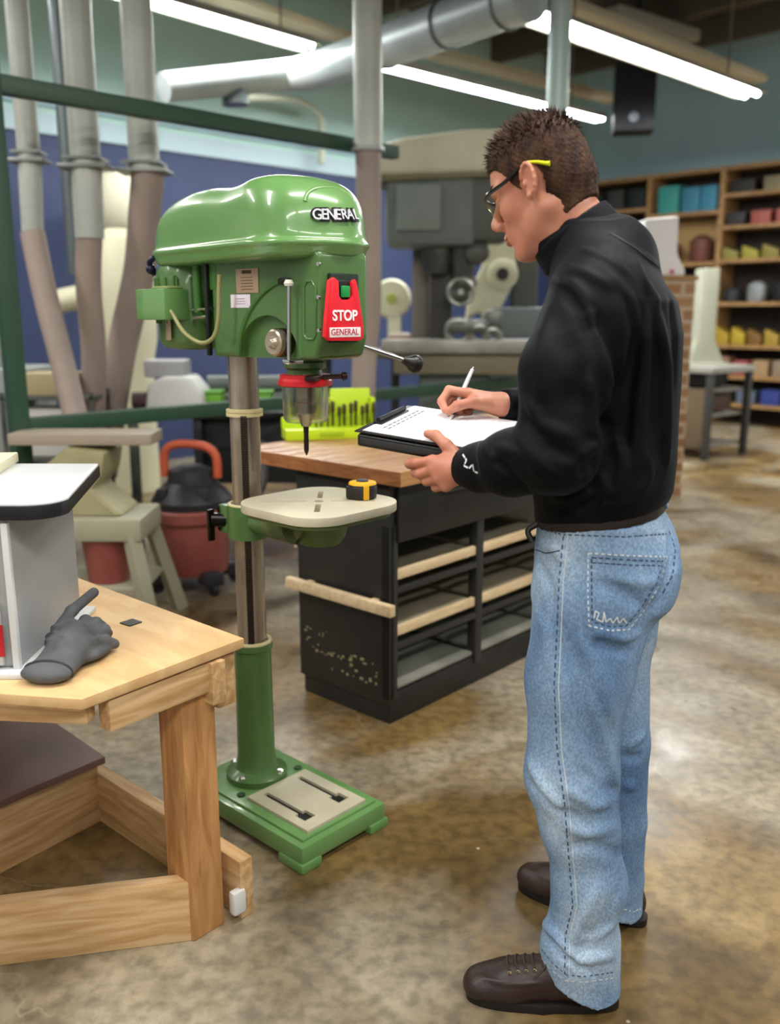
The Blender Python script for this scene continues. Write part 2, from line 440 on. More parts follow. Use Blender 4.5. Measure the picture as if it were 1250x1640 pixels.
for (q0, q1, lab) in (((290, -25), (568, 66), 'upper left beige conduit rail running above the strip lights'), ((640, 72), (985, 160), 'upper middle beige conduit rail above the strip light over the person\'s head'), ((905, 8), (1215, 128), 'beige conduit rail above the brightest strip light')):
    a, b = at(*q0, z=3.75), at(*q1, z=3.75); m = MB(); m.box((0, 0, 0), ((b-a).length, .20, .07), .01)
    tag(m.build('conduit_rail', mat('beige_rail', '#d6c8a8', .5), loc=(a+b)/2, rotz=math.atan2(b.y-a.y, b.x-a.x)), lab, 'rail', 'beige rails under the ceiling')
# ceiling clutter: pipes and hangers
rnd = random.Random(4)
for (q0, q1, r, col, lab) in (((250, 118), (392, 128), .10, '#c9ccc0', 'white stub duct joining the big grey duct at its left end'),):
    pass
GALV = mat('galvanised', '#a7b1b1', .4, .2, color2='#bac2c2', nscale=3)
dct = thing('ceiling_duct', 'big round grey duct crossing under the ceiling from left to top middle', 'duct', at(480, 118, Y=7.4))
o0 = dct.location
a1 = at(262, 140, Y=6.9); a2 = at(470, 122, Y=7.5); a3 = at(560, 95, Y=7.1); a4 = at(850, -10, Y=5.6)
m = MB(); m.tube([a1-o0, a2-o0+Vector((-.15, 0, 0)), a2-o0+Vector((.1, -.02, .02)), a3-o0, a4-o0], lambda u: .10+.045*u, 20); m.build('pipe', GALV, dct)
for u in (.25, .6, .9):
    m = MB(); p = a3.lerp(a4, u)-o0; m.torus(p, .135+.01*u, .012, a4-a3); m.build('joint_ring', mat('galv_dark', '#6d777a', .4, .5), dct)
m = MB(); m.cyl(at(375, 132, Y=7.3)-o0, at(378, 168, Y=7.3)-o0, .09, .10); m.build('stub', mat('galv_dark', '#6d777a'), dct)
m = MB(); m.tube([at(395, 155, Y=8.3), at(470, 160, Y=9.3), at(508, 180, Y=9.8), at(516, 215, Y=9.9), at(515, 262, Y=9.9)], .035, 10)
tag(m.build('conduit', mat('pale_conduit', '#b8bda6', .5)), 'thin pale conduit bending down on the teal wall above the drill press', 'pipe')
# projector hanging
p = at(1016, 160, Y=10.2); t = thing('hanging_loudspeaker', 'black box hanging from the ceiling under the brightest strip light', 'loudspeaker', p, -.2)
m = MB(); m.box((0, 0, 0), (.42, .36, .66), .02); m.build('housing', mat('black_box', '#23262b', .5), t)
m = MB(); m.lathe([(.02, 0), (.05, .01), (.03, .03)], (0, -.18, -.20), 16, (0, -1, 0)); m.build('lens', mat('lens_white', '#a9b1bd', .3), t)
m = MB(); m.box((0, 0, .0), (.05, .05, .8)); m.build('hanger_pole', mat('black_box', '#23262b'), t, (0, 0, .72))
m = MB()
for (q0, q1, w) in (((960, 60), (1130, 120), .12), ((1120, 128), (1250, 118), .10), ((640, 150), (800, 175), .12), ((980, 20), (1110, 60), .2)):
    a, b = at(*q0, z=4.25), at(*q1, z=4.25)
    k = MB(); k.box((0, 0, 0), ((b-a).length, w, .12), .02)
    tag(k.build('ceiling_beam', mat('beam_paint', '#9c9788', .6), loc=(a+b)/2, rotz=math.atan2(b.y-a.y, b.x-a.x)),
        {960: 'pale ceiling beam left of the brightest strip light\'s far end', 1120: 'pale ceiling beam at the right edge above the wall', 640: 'pale ceiling beam behind the middle strip light', 980: 'wide pale ceiling beam above the brightest strip light'}[q0[0]], 'beam')

# ================================================================== GREEN FRAME, DUST DUCTS
GFR = mat('dark_green_paint', '#2c4a38', .45)
g0 = Vector((-1.665, 4.05, 0)); g = thing('guard_frame', 'dark green steel frame of post and two rails behind the drill press', 'frame', g0, A45)
m = MB(); m.box((0, 0, 1.5), (.075, .075, 3.0), .006); m.box((0, 0, .01), (.18, .18, .02)); m.build('post', GFR, g)
zt = 1.4+338/1485*4.07
m = MB(); m.box((1.20, 0, 2.33), (2.40, .07, .075), .006); m.build('top_rail', GFR, g)
m = MB(); m.box((2.19, .02, 1.17), (.06, .06, 2.30), .006); m.build('post', GFR, g)
m = MB(); m.box((1.9, 0, .90), (3.8, .06, .07), .006); m.build('lower_rail', GFR, g)
m = MB(); m.box((3.78, 0, .46), (.06, .06, .9), .006); m.build('post', GFR, g)
PALE = mat('pale_metal_duct', '#a8ada6', .5, .1, color2='#bbc0b8', nscale=4); HOSE = mat('flex_hose', '#a3948a', .6, color2='#8e8078', nscale=2)
def drop(px0, px1, r, Y, yg, ybot, hose, hr, label, label2, rotx=0):
    top = at(px0, -60, Y=Y); mid = at(px1, yg, Y=Y); top.x = mid.x*.55+top.x*.45
    t = thing('dust_duct', label, 'duct', Vector((mid.x, Y, mid.z)), 0, 'dust collection ducts')
    o = t.location
    m = MB(); m.cyl(Vector((mid.x, Y, 4.6))-o, mid-o, r, n=20); m.build('pipe', PALE, t)
    m = MB()
    for dz in (.9, 1.7): m.torus(Vector((0, 0, dz)), r+.003, .006)
    m.build('seam_ring', PALE, t)
    m = MB(); m.box((0, 0, -.01), (r*3.3, r*2.4, .018), .003); m.box((0, 0, .03), (r*2.5, r*2.3, .012)); m.build('blast_gate', mat('gate_metal', '#8a8f8a', .4, .5), t)
    bot = at(px1+6, ybot, Y=Y)
    if ybot > yg+20:
        m = MB(); m.cyl((0, 0, -.02), bot-o, r*1.02, r*.95, n=20); m.build('lower_pipe', PALE, t)
    h = MB(); pts = [bot+Vector((0, 0, .03))]+[at(*q, Y=Y+dy) for q, dy in hose]
    h.tube(pts, hr, 16, sub=10)
    # corrugation rings
    for i in range(len(pts)-1):
        for k in range(8):
            u = k/8; p = pts[i].lerp(pts[i+1], u)
    ho = h.build('flexible_hose', HOSE, loc=(0, 0, 0)); tag(ho, label2, 'hose', 'flexible dust hoses')
drop(40, 47, .055, 4.75, 255, 382, [((72, 470), -.05), ((100, 580), -.15), ((128, 700), -.3), ((140, 790), -.35)], .060,
     'leftmost pale round duct hanging behind the green frame', 'flexible beige hose sweeping down to the right beside the green post')
drop(128, 138, .075, 4.85, 265, 382, [((142, 460), .05), ((150, 560), .15), ((150, 660), .22)], .066,
     'middle pale round duct of the three at the left, with a long lower pipe', 'middle beige hose hanging between the other two hoses')
drop(222, 232, .078, 4.95, 272, 280, [((232, 340), .05), ((222, 440), .15), ((195, 560), .3), ((176, 680), .42), ((165, 760), .45)], .085,
     'third pale round duct from the left, nearest the drill press', 'widest beige hose hanging just left of the drill press motor')
m = MB(); m.cyl((0, 0, 0), (0, 0, 4.6), .05, n=16); p = at(107, 200, Y=5.1)
tag(m.build('thin_duct', mat('galv_dark', '#6d777a'), loc=(p.x, p.y, 1.6)), 'thin dark grey duct right behind the middle pale duct', 'duct')
t = thing('vertical_duct', 'tall grey duct right behind the front of the drill press head', 'duct', at(590, 240, Y=5.40), 0); o = t.location
m = MB(); m.cyl((0, 0, 4.6-o.z), (0, 0, 0), .080); m.build('pipe', PALE, t)
m = MB(); m.torus((0, 0, 0), .082, .012); m.build('collar', GALV, t)
m = MB(); m.tube([(0, 0, .02), (0.0, 0, -.8), (-.03, .02, -1.2), (-.06, .03, -o.z+.35)], .072, 16); m.build('lower_hose', HOSE, t)
t = thing('vertical_pipe', 'slim pale pipe hanging down right above the person\'s head', 'pipe', at(893, 160, Y=5.6), 0); o = t.location
m = MB(); m.cyl((0, 0, 4.6-o.z), (0, 0, -.6), .062); m.build('pipe', mat('pale_teal_pipe', '#a9bdb9', .4, .2), t)
m = MB(); m.torus((0, 0, -.6), .064, .01); m.build('end_ring', GALV, t)
# ================================================================== BACKGROUND MACHINES
CREAM = mat('cream_paint', '#d0ccb3', .5, color2='#c4c0a6', nscale=3); STEEL = mat('dark_steel', '#4b4f4c', .4, .6, color2='#6a6d68', nscale=6)
BLK = mat('black_paint', '#1b1c1c', .45); MGREY = mat('machine_grey', '#5f6863', .5, color2='#6f7872', nscale=4)
def B(name, m, parent, c, size, bev=.01, rot=None): k = MB(); k.box(c, size, bev, rot); return k.build(name, m, parent)
def Cy(name, m, parent, a, b, r, r2=None, n=20): k = MB(); k.cyl(a, b, r, r2, n); return k.build(name, m, parent)
# --- big belt-driven milling machine
mp = at(720, 590, Y=6.6); M0 = Vector((mp.x, 6.6, 0))
t = thing('milling_machine', 'big grey milling machine with a cream belt hood behind the drill press handle', 'milling machine', M0, -.08)
def mz(py): return 1.4-(py-500)*6.6/1485
def mx(px): return (px-625)*6.6/1485-M0.x
k = MB(); prof = [(mx(588), mz(300)), (mx(592), mz(272)), (mx(608), mz(256)), (mx(650), mz(246)), (mx(740), mz(236)), (mx(820), mz(236)), (mx(868), mz(246)), (mx(872), mz(290)), (mx(760), mz(296)), (mx(700), mz(298))]
k.prism(prof, -.26, .26, .05, M=XZ, seg=4); k.build('belt_hood', CREAM, t)
k = MB(); k.prism([(mx(594), mz(308)), (mx(592), mz(297)), (mx(868), mz(288)), (mx(866), mz(300))], -.24, .24, .01, M=XZ); k.build('hood_rim', mat('olive_dark', '#6f6b4e', .5), t)
B('motor_head', MGREY, t, (mx(690), 0, mz(345)), (.62, .42, .50), .06)
B('control_panel', mat('panel_grey', '#7b857f', .5), t, (mx(672), -.22, mz(345)), (.30, .03, .30), .01)
B('head_block', mat('head_dark', '#4d5049', .5), t, (mx(770), 0, mz(345)), (.34, .40, .44), .05)
Cy('spindle_nose', STEEL, t, (mx(700), 0, mz(385)), (mx(700), 0, mz(440)), .13, .09)
Cy('quill', STEEL, t, (mx(740), 0, mz(380)), (mx(740), 0, mz(470)), .12, .06)
B('column', mat('column_dark', '#3a3835', .5), t, (mx(706), .12, mz(480)), (.16, .2, .95), .02)
B('column', mat('column_tan', '#6d675c', .5), t, (mx(672), .25, mz(470)), (.12, .2, .9), .02)
k = MB()
for (px, py, r) in ((762, 410, .09), (748, 455, .07), (735, 475, .08), (775, 375, .08)): k.ball((mx(px), -.12, mz(py)), r, (1, .6, .9), 14)
k.build('feed_gearbox', mat('head_dark', '#4d5049'), t)
k = MB(); k.torus((mx(738), -.28, mz(470)), .085, .014, (0, 1, .1)); k.cyl((mx(738), -.28, mz(470)), (mx(738), 0, mz(470)), .02); k.build('handwheel', mat('bright_steel', '#9c9f98', .3, .7), t)
B('work_table', mat('table_steel', '#8d8c82', .4, .3, color2='#a5a498'), t, (mx(745), -.1, mz(552)), (1.15, .42, .09), .01)
B('saddle', mat('saddle_olive', '#7d7660', .5), t, (mx(735), 0, mz(578)), (.9, .5, .16), .03)
B('knee', MGREY, t, (mx(730), .1, mz(640)), (.5, .5, .55), .04)
B('base', MGREY, t, (mx(735), .1, .2), (.8, .9, .40), .03)
k = MB()
for (px, py, r) in ((735, 528, .075), (768, 532, .055), (788, 536, .05)): k.torus((mx(px), -.25, mz(py)), r, .022, (0, 1, .25))
k.build('vise_ring', mat('bright_steel', '#9c9f98'), t)
k = MB(); k.box((mx(752), -.18, mz(522)), (.3, .2, .10), .03); k.box((mx(790), -.2, mz(515)), (.12, .15, .16), .03); k.build('vise', STEEL, t)
# --- cream bandsaw behind
Y = 7.4; b0 = at(800, 600, Y=Y); t = thing('cream_bandsaw', 'cream bandsaw with a round wheel cover between the grey machine and the person\'s chest', 'bandsaw', (b0.x, Y, 0), -.1)
def bz(py): return 1.4-(py-500)*Y/1485
def bx(px): return (px-625)*Y/1485-b0.x
k = MB(); k.prism([(bx(768), bz(500)), (bx(745), bz(515)), (bx(752), bz(470)), (bx(775), bz(420)), (bx(775), bz(370)), (bx(800), bz(350)), (bx(822), bz(380)), (bx(824), bz(450)), (bx(800), bz(500)), (bx(790), bz(540))], -.2, .2, .03, M=XZ, seg=3); k.build('wheel_housing', mat('cream_white', '#cbc9ac', .45), t)
k = MB(); k.lathe([(.12, 0), (.12, .03), (.09, .05), (.05, .05)], (bx(803), -.19, bz(443)), 28, (0, -1, 0)); k.build('wheel_cover', mat('cream_white', '#cbc9ac'), t)
Cy('hub', BLK, t, (bx(803), -.22, bz(443)), (bx(803), -.29, bz(443)), .045)
B('arm', mat('head_dark', '#4d5049'), t, (bx(838), 0, bz(440)), (.2, .3, .6), .03)
B('table', mat('grey_blue', '#6b7676', .5), t, (bx(830), -.15, bz(515)), (.42, .5, .22), .02)
B('stand', MGREY, t, (bx(812), 0, .5), (.5, .5, 1.0), .02)
# --- light things left of it, on a rear bench behind the frame's lower rail
Y = 6.9
rb = at(640, 560, Y=Y)
t = thing('rear_workbench', 'dim steel workbench standing behind the drill press spindle', 'workbench', (-.23, 7.1, 0), 0)
ztop = 1.4-(560-500)*Y/1485
B('worktop', mat('dusty_top', '#77756c', .5), t, (0, 0, ztop-.03), (.62, .6, .06))
for sx in (-.27, .27):
    for sy in (-.25, .25): B('leg', BLK, t, (sx, sy, (ztop-.06)/2), (.06, .06, ztop-.06), .004)
B('lower_shelf', BLK, t, (0, 0, .3), (.58, .56, .03))
def on(px, py, Yy=None): q = at(px, py, Y=Yy or Y); return q
c = on(632, 478); t = thing('grinder', 'cream round bench grinder standing behind the red STOP paddle', 'grinder', (c.x, 7.08, ztop), 0)
k = MB(); k.lathe([(.05, 0), (.13, .01), (.15, .05), (.13, .14), (.05, .15)], (-.02, .07, c.z-ztop), 24, (0, -1, 0)); k.build('wheel_guard', mat('cream_white', '#cbc9ac'), t)
B('pedestal', mat('cream_white', '#cbc9ac'), t, (0, 0, (c.z-ztop)/2-.03), (.10, .12, c.z-ztop-.06), .01)
k = MB(); k.lathe([(.04, 0), (.035, .01)], (-.02, -.085, c.z-ztop), 16, (0, -1, 0)); k.build('cap', mat('lime_cap', '#9fae4c', .5), t)
c = on(642, 536, 6.6); t = thing('plastic_tub', 'small red lidded tub behind the drill press handle rod', 'tub', (c.x, 6.9, ztop), 0)
k = MB(); k.lathe([(.07, 0), (.09, .02), (.095, .10)], n=20); k.build('body', mat('red_plastic', '#b04336', .5), t)
k = MB(); k.lathe([(.098, .10), (.098, .115), (.05, .13)], n=20); k.build('lid', mat('pale_lid', '#b9b3a3', .5), t)
# --- steel bench at the left with a white machine and a lime box
Y = 5.5; zt = 1.4-(652-500)*Y/1485
c = at(360, 652, Y=Y)
t = thing('black_workbench', 'long black steel bench behind the drill press column', 'workbench', (c.x, Y, 0), 0)
B('worktop', BLK, t, (.05, 0, zt-.02), (1.25, .55, .04))
B('cabinet', BLK, t, (.18, .05, zt-.24), (.6, .42, .40), .01)
B('drawer', mat('drawer_black', '#26282a', .4), t, (.18, -.17, zt-.15), (.56, .02, .16), .004)
for sx in (-.5, -.12, .62):
    B('leg', BLK if sx > -.4 else STEEL, t, (sx, -.22, (zt-.04)/2), (.05, .05, zt-.04), .004)
c = at(282, 618, Y=5.35)
t = thing('white_benchtop_machine', 'rounded white benchtop machine under the drill press motor', 'machine', (c.x, 5.4, zt), 0)
k = MB(); k.prism([(-.17, .0), (-.15, .15), (-.06, .20), (.10, .20), (.17, .11), (.18, 0)], -.14, .14, .03, M=XZ, seg=3); k.build('housing', mat('white_plastic', '#d9dbd6', .4), t)
B('top_box', mat('pale_grey', '#a9aaad', .5), t, (-.06, .02, .24), (.24, .2, .10), .02)
k = MB(); k.cyl((-.16, -.1, .06), (-.24, -.1, .06), .05); k.build('side_knob', mat('brown_knob', '#4a3434', .5), t)
for px, w, lab in ((338, .13, 'lime green box on the black bench left of the drill press column'), (424, .09, 'lime green box on the black bench right of the drill press column')):
    c = at(px, 628, Y=5.4); t = thing('storage_box', lab, 'box', (c.x, 5.42, zt), 0, 'lime green boxes')
    B('box_body', mat('lime_green', '#6fae2c', .5), t, (0, 0, .045), (w, .14, .09), .008)
    B('lid', mat('lime_green_dark', '#55932a', .5), t, (0, 0, .10), (w+.01, .15, .018), .005)
for px, py, lab in ((430, 598, 'grey bench tool on the black bench right of the column'), (360, 590, 'grey bench tool on the black bench left of the column')):
    c = at(px, 620, Y=5.7); t = thing('bench_tool', lab, 'tool', (c.x, 5.68, zt), .2)
    B('base', STEEL, t, (0, 0, .04), (.24, .12, .08), .02); Cy('barrel', MGREY, t, (-.1, 0, .13), (.1, 0, .13), .05)
# --- shop vacuum
c = at(287, 968, z=0); V0 = Vector((c.x+.02, 4.55, 0))
t = thing('shop_vacuum', 'red shop vacuum with black motor head and orange handle left of the column', 'vacuum cleaner', V0, -.15)
k = MB(); k.lathe([(.165, .09), (.175, .12), (.185, .36), (.205, .37), (.21, .42), (.19, .44)], n=32); k.build('tank', mat('vac_red', '#94524a', .45, color2='#85423c', nscale=3), t)
k = MB(); k.lathe([(.20, .435), (.205, .47), (.17, .52), (.12, .56), (.11, .62), (.06, .64)], n=28); k.box((.1, -.1, .50), (.08, .10, .10), .02); k.box((-.1, -.12, .50), (.06, .1, .09), .02); k.build('motor_head', mat('vac_black', '#2b2b2f', .45), t)
k = MB(); k.tube([(-.14, 0, .58), (-.135, 0, .70), (-.07, 0, .745), (.07, 0, .74), (.135, 0, .69), (.14, 0, .58)], .022); k.build('handle', mat('orange_handle', '#c2593a', .45), t)
for a in (.6, 2.4, 3.9, 5.5):
    x, y = .21*math.cos(a), .21*math.sin(a); k = MB(); k.box((x*.85, y*.85, .085), (.13, .10, .07), .02, a); k.lathe([(.035, -.015), (.035, .015)], (x, y, .035), 16, (math.sin(a), -math.cos(a), 0)); k.build('caster', mat('vac_black', '#2b2b2f'), t)
k = MB(); k.tube([(.17, .0, .40), (.30, -.03, .46), (.36, .05, .55), (.34, .12, .75)], .026, 10); k.build('hose', mat('vac_black', '#2b2b2f'), t)
# --- cream stand and jointer behind the foreground bench
t = thing('machine_stand', 'cream splayed-leg metal stand between the workbench and the red vacuum', 'stand', (at(215, 900, Y=3.95).x, 3.95, 0), 0)
S0 = t.location; sz = at(215, 830, Y=3.8).z; CS = mat('stand_cream', '#9d9b84', .5, color2='#908e78', nscale=2)
k = MB(); k.box((-.16, 0, sz-.05), (.50, .36, .10), .015); k.build('apron', CS, t)
for sx, sy in ((1, -1), (1, 1), (-1, -1), (-1, 1)):
    k = MB(); k.tube([(-.16+sx*.20, sy*.15, sz-.08), (-.16+sx*.30, sy*.24, .0)], .04, 4, smooth=False); k.build('leg', CS, t)
B('lower_shelf', CS, t, (-.16, 0, .22), (.50, .38, .02), .004)
t = thing('jointer', 'yellowish cast machine body on the cream stand', 'jointer', (S0.x-.18, 3.97, sz), 0)
k = MB(); k.prism([(-.22, 0), (-.16, .05), (-.15, .22), (-.05, .30), (.12, .28), (.10, .18), (.05, .12), (.16, .02), (.18, 0)], -.14, .14, .02, M=XZ); k.build('body', mat('jointer_olive', '#8c8660', .5, color2='#a09a76', nscale=4), t)
B('bed', mat('bed_tan', '#9a8f7d', .4), t, (.0, 0, .33), (.62, .2, .05), .006)
t = thing('dust_bin', 'small red dust bin between the legs of the cream stand', 'bin', (S0.x-.1, 3.90, .232), 0)
k = MB(); k.lathe([(.09, .0), (.11, .22), (.115, .23)], n=20); k.build('body', mat('vac_red', '#9c4036'), t)
k = MB(); k.lathe([(.12, .23), (.10, .27), (.03, .28)], n=20); k.build('lid', mat('red_lid', '#8f3d3a', .5), t)
# pale machine bits at the far left edge
t = thing('grey_machine', 'pale grey machine at the left edge behind the green post', 'machine', (at(5, 650, Y=5.2).x-.35, 5.2, 0), 0)
B('body', mat('pale_machine', '#8b918e', .5), t, (.3, 0, .55), (.55, .5, 1.1), .03)
Cy('hopper', mat('pale_machine', '#8b918e'), t, (.32, 0, 1.1), (.3, 0, 1.45), .16, .11)
t = thing('white_tank', 'cream white rounded machine between the hoses below the blue wall', 'machine', (at(190, 420, Y=7.2).x, 7.2, 0), 0)
k = MB(); k.lathe([(.22, 0), (.22, 1.0), (.26, 1.2), (.27, 1.75), (.2, 1.95), (.08, 2.02)], n=28); k.build('body', mat('cream_white', '#cbc9ac'), t)
Cy('outlet', mat('cream_white', '#cbc9ac'), t, (-.1, -.1, 1.55), (-.55, -.2, 1.45), .09)
t = thing('dust_collector_bag', 'cream filter bag behind the middle duct at the left', 'filter bag', (at(185, 300, Y=7.8).x, 7.8, 0), 0)
k = MB(); k.lathe([(.03, 0), (.03, 1.9)], n=10); k.build('stand_pole', STEEL, t)
k = MB(); k.ball((0, 0, 2.25), .24, (1, .9, 1.25)); k.build('bag', mat('bag_cream', '#b9b7a2', .8), t)
for (px, py, w, h, col, lab) in ((88, 690, .22, .22, '#c9c8c0', 'white box on the floor-level shelf left of the beige hose'), (80, 640, .26, .10, '#a69a76', 'tan box above the white box behind the green post')):
    pass
t = thing('parts_rack', 'low rack of boxes seen between the green post and the hose', 'rack', (at(95, 700, Y=5.0).x, 5.0, 0), 0)
for zz in (.30, .62, .95): B('shelf', STEEL, t, (0, 0, zz), (.5, .3, .02), .003)
for sx in (-.24, .24):
    for sy in (-.14, .14): B('post', STEEL, t, (sx, sy, .49), (.02, .02, .98), 0)
for (x, z0, s, col, lab) in ((-.04, .63, (.24, .2, .26), '#c3c2ba', 'white box on the middle shelf of the low rack'), (.0, .96, (.28, .2, .12), '#a69a76', 'tan box on top of the low rack'), (.12, .31, (.2, .2, .2), '#4b4640', 'dark box on the lowest shelf of the low rack')):
    k = MB(); k.box((0, 0, s[2]/2), s, .01); k.box((0, 0, s[2]), (s[0]*.98, .02, .004)); tag(k.build('carton', mat('carton'+col, col, .6), loc=(t.location.x+x, 5.0, z0)), lab, 'box')

# ================================================================== RIGHT SIDE: PILLAR, TABLE, SHELVES
def brick_mat():
    m = bpy.data.materials.new('brick'); m.use_nodes = True; nt = m.node_tree; N = nt.nodes; L = nt.links
    b = N['Principled BSDF']; b.inputs['Roughness'].default_value = .8
    tc = N.new('ShaderNodeTexCoord'); ge = N.new('ShaderNodeSeparateXYZ'); L.new(tc.outputs['Object'], ge.inputs[0])
    ad = N.new('ShaderNodeMath'); ad.operation = 'ADD'; L.new(ge.outputs[0], ad.inputs[0]); L.new(ge.outputs[1], ad.inputs[1])
    cx = N.new('ShaderNodeCombineXYZ'); L.new(ad.outputs[0], cx.inputs[0]); L.new(ge.outputs[2], cx.inputs[1])
    br = N.new('ShaderNodeTexBrick'); br.inputs['Scale'].default_value = 1.; br.inputs['Brick Width'].default_value = .19; br.inputs['Row Height'].default_value = .095
    br.inputs['Mortar Size'].default_value = .016; br.inputs['Color1'].default_value = lin('#a37a54'); br.inputs['Color2'].default_value = lin('#85603f'); br.inputs['Mortar'].default_value = lin('#b5a188')
    L.new(cx.outputs[0], br.inputs['Vector']); L.new(br.outputs['Color'], b.inputs['Base Color']); return m
pb = at(1062, 800, z=0)
t = thing('brick_pillar', 'brown brick pillar standing behind the person\'s back', 'pillar', (pb.x-.01, pb.y+.2, 0), math.radians(8))
zt = at(1090, 448, Y=pb.y).z
k = MB(); k.box((0, 0, zt/2), (.30, .30, zt), .004); k.build('shaft', brick_mat(), t)
B('cap', mat('pillar_wood', '#a27a4d', .6), t, (0, 0, zt+.015), (.33, .33, .03), .004)
PB = t.location.copy()
t = thing('white_hood', 'white plastic hood standing on top of the brick pillar', 'hood', (PB.x-.06, PB.y, zt+.03), 0)
k = MB(); k.prism([(-.17, 0), (-.17, .40), (.08, .42), (.085, .16), (.15, .04), (.15, 0)], -.12, .12, .02, M=XZ); k.build('body', mat('white_bright', '#eceaea', .4), t)
B('red_tag', mat('pink_tag', '#c2406a', .5), t, (.05, -.125, .03), (.03, .01, .03), .002)
# grey topped table with a cream drill-like machine
tb = at(1150, 728, z=0); T0 = Vector((tb.x-.20, tb.y+.1, 0)); zt = 1.4-(583-500)*T0.y/1485
t = thing('grey_top_table', 'grey topped steel table with open shelves right of the brick pillar', 'table', T0, math.radians(38))
B('top', mat('grey_top', '#9c9c94', .4), t, (0, 0, zt-.03), (.75, .75, .06), .008)
for sx in (-1, 1):
    for sy in (-1, 1): B('leg', mat('leg_dark', '#3c3b38', .5), t, (sx*.33, sy*.33, (zt-.06)/2), (.06, .06, zt-.06), .004)
for z_, nm in ((.12, 'bottom_shelf'), (.42, 'middle_shelf'), (.66, 'upper_shelf')): B(nm, mat('shelf_grey', '#7f7c74', .5), t, (0, 0, z_), (.62, .62, .03), .004)
B('side_panel', mat('panel_brown', '#6e5c48', .6), t, (-.31, 0, .4), (.02, .6, .56), .002)
for (x, y, z_, col, lab) in ((.0, -.1, .675, '#1d1c1c', 'black bin on the upper shelf of the grey topped table'), (.05, -.1, .435, '#4a3226', 'brown bin on the middle shelf of the grey topped table')):
    k = MB(); k.box((0, 0, .09), (.4, .3, .16), .02); q = T0+Vector((x, y, 0)); tag(k.build('bin', mat('bin'+col, col, .5), loc=(q.x, q.y, z_+.01), rotz=math.radians(38)), lab, 'bin')
c = at(1134, 555, Y=T0.y)
t = thing('cream_column_machine', 'pale cream upright machine standing on the grey topped table', 'machine', (c.x-.05, T0.y, zt), 0)
zz = at(1130, 430, Y=T0.y).z-zt
k = MB(); k.prism([(-.15, 0), (-.14, .12), (-.09, .25), (-.09, zz), (.08, zz), (.08, .25), (.17, .05), (.17, 0)], -.12, .12, .02, M=XZ); k.build('body', mat('cream_pale', '#a9aa98', .45), t)
B('base_plate', mat('cream_pale', '#c4c4b0'), t, (.0, -.1, .01), (.40, .3, .03), .005)

# wooden shelf wall
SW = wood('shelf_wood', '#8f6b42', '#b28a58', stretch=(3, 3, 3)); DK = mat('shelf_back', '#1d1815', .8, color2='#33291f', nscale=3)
s0 = CORNER - DL*.25 - DR*.02; s1 = CORNER-DL*5.2
US = -DL   # along the wall to the right
t = thing('storage_shelves', 'long wooden wall shelves full of boxes along the right wall', 'shelves', s0-DR*.45, math.atan2(US.y, US.x))
HS = 3.12; LS = 5.0
# local x along the wall, local y: into the wall is +
sgn = 1 if Vector((-US.y, US.x, 0)).dot(DR) > 0 else -1
def SB(name, m, c, size, bev=.0): return B(name, m, t, (c[0], sgn*c[1], c[2]), size, bev)
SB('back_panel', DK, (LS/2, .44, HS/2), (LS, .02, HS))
SB('top_board', SW, (LS/2, .22, HS), (LS+.06, .46, .05))
xsd = [0, 1.05, 2.05, 3.35, 4.2, 5.0]
for x in xsd: SB('upright', SW, (x, .22, HS/2), (.06, .44, HS))
rows = {0: (.25, .8, 1.35, 1.8, 2.3, 2.72), 1: (.25, .8, 1.35, 2.0, 2.62), 2: (.25, .6, .98, 1.5, 2.02, 2.42, 2.80), 3: (.25, .6, .98, 1.5, 2.02, 2.42, 2.80), 4: (.25, .6, .98, 1.5, 2.02, 2.42, 2.80)}
for i in range(5):
    for z_ in rows[i]:
        SB('shelf_board', SW, ((xsd[i]+xsd[i+1])/2, .2, z_), (xsd[i+1]-xsd[i]-.05, .40, .045))
SB('wood_panel', mat('plywood', '#b08f5c', .6), (1.55, .41, 2.3), (.92, .02, .55))
SH = t
def shelf_item(i, u, z_, size, col, nm, lab, cat, shape='box', grp=None):
    x = xsd[i]+u*(xsd[i+1]-xsd[i]); M = SH.matrix_basis.copy() if False else Matrix.Translation(SH.location) @ Matrix.Rotation(SH.rotation_euler.z, 4, 'Z')
    p = M @ Vector((x, sgn*.12, z_+.023)); k = MB()
    if shape == 'box': k.box((0, 0, size[2]/2), size, .01); k.box((0, 0, size[2]*.82), (size[0]*1.03, size[1]*1.03, size[2]*.08), .003)
    elif shape == 'bin': k.prism([(-size[0]/2, 0), (-size[0]/2, size[2]), (size[0]/2, size[2]*.55), (size[0]/2, 0)], -size[1]/2, size[1]/2, .006, M=XZ)
    else: k.lathe([(size[0]*.42, 0), (size[0]*.5, size[2]*.1), (size[0]*.5, size[2]*.8), (size[0]*.2, size[2])], n=16)
    tag(k.build(nm, mat('item'+col, col, .5), loc=p, rotz=SH.rotation_euler.z), lab, cat, grp)
SECT = ['first bay from the corner', 'bay with the plywood panel', 'bay of coloured bins', 'fourth bay', 'last bay']
shelf_item(1, .28, 2.62, (.28, .25, .34), '#3c938c', 'storage_bin', 'leftmost teal bin on the top shelf of the wooden wall shelves', 'bin')
shelf_item(1, .59, 2.62, (.24, .25, .30), '#3d7f98', 'storage_bin', 'left one of the two blue bins on the top shelf', 'bin')
shelf_item(1, .83, 2.62, (.20, .25, .30), '#3d84a0', 'storage_bin', 'right one of the two blue bins on the top shelf', 'bin')
r_ = random.Random(11)
ordw = ['first', 'second', 'third', 'fourth', 'fifth', 'sixth', 'seventh', 'eighth', 'ninth']
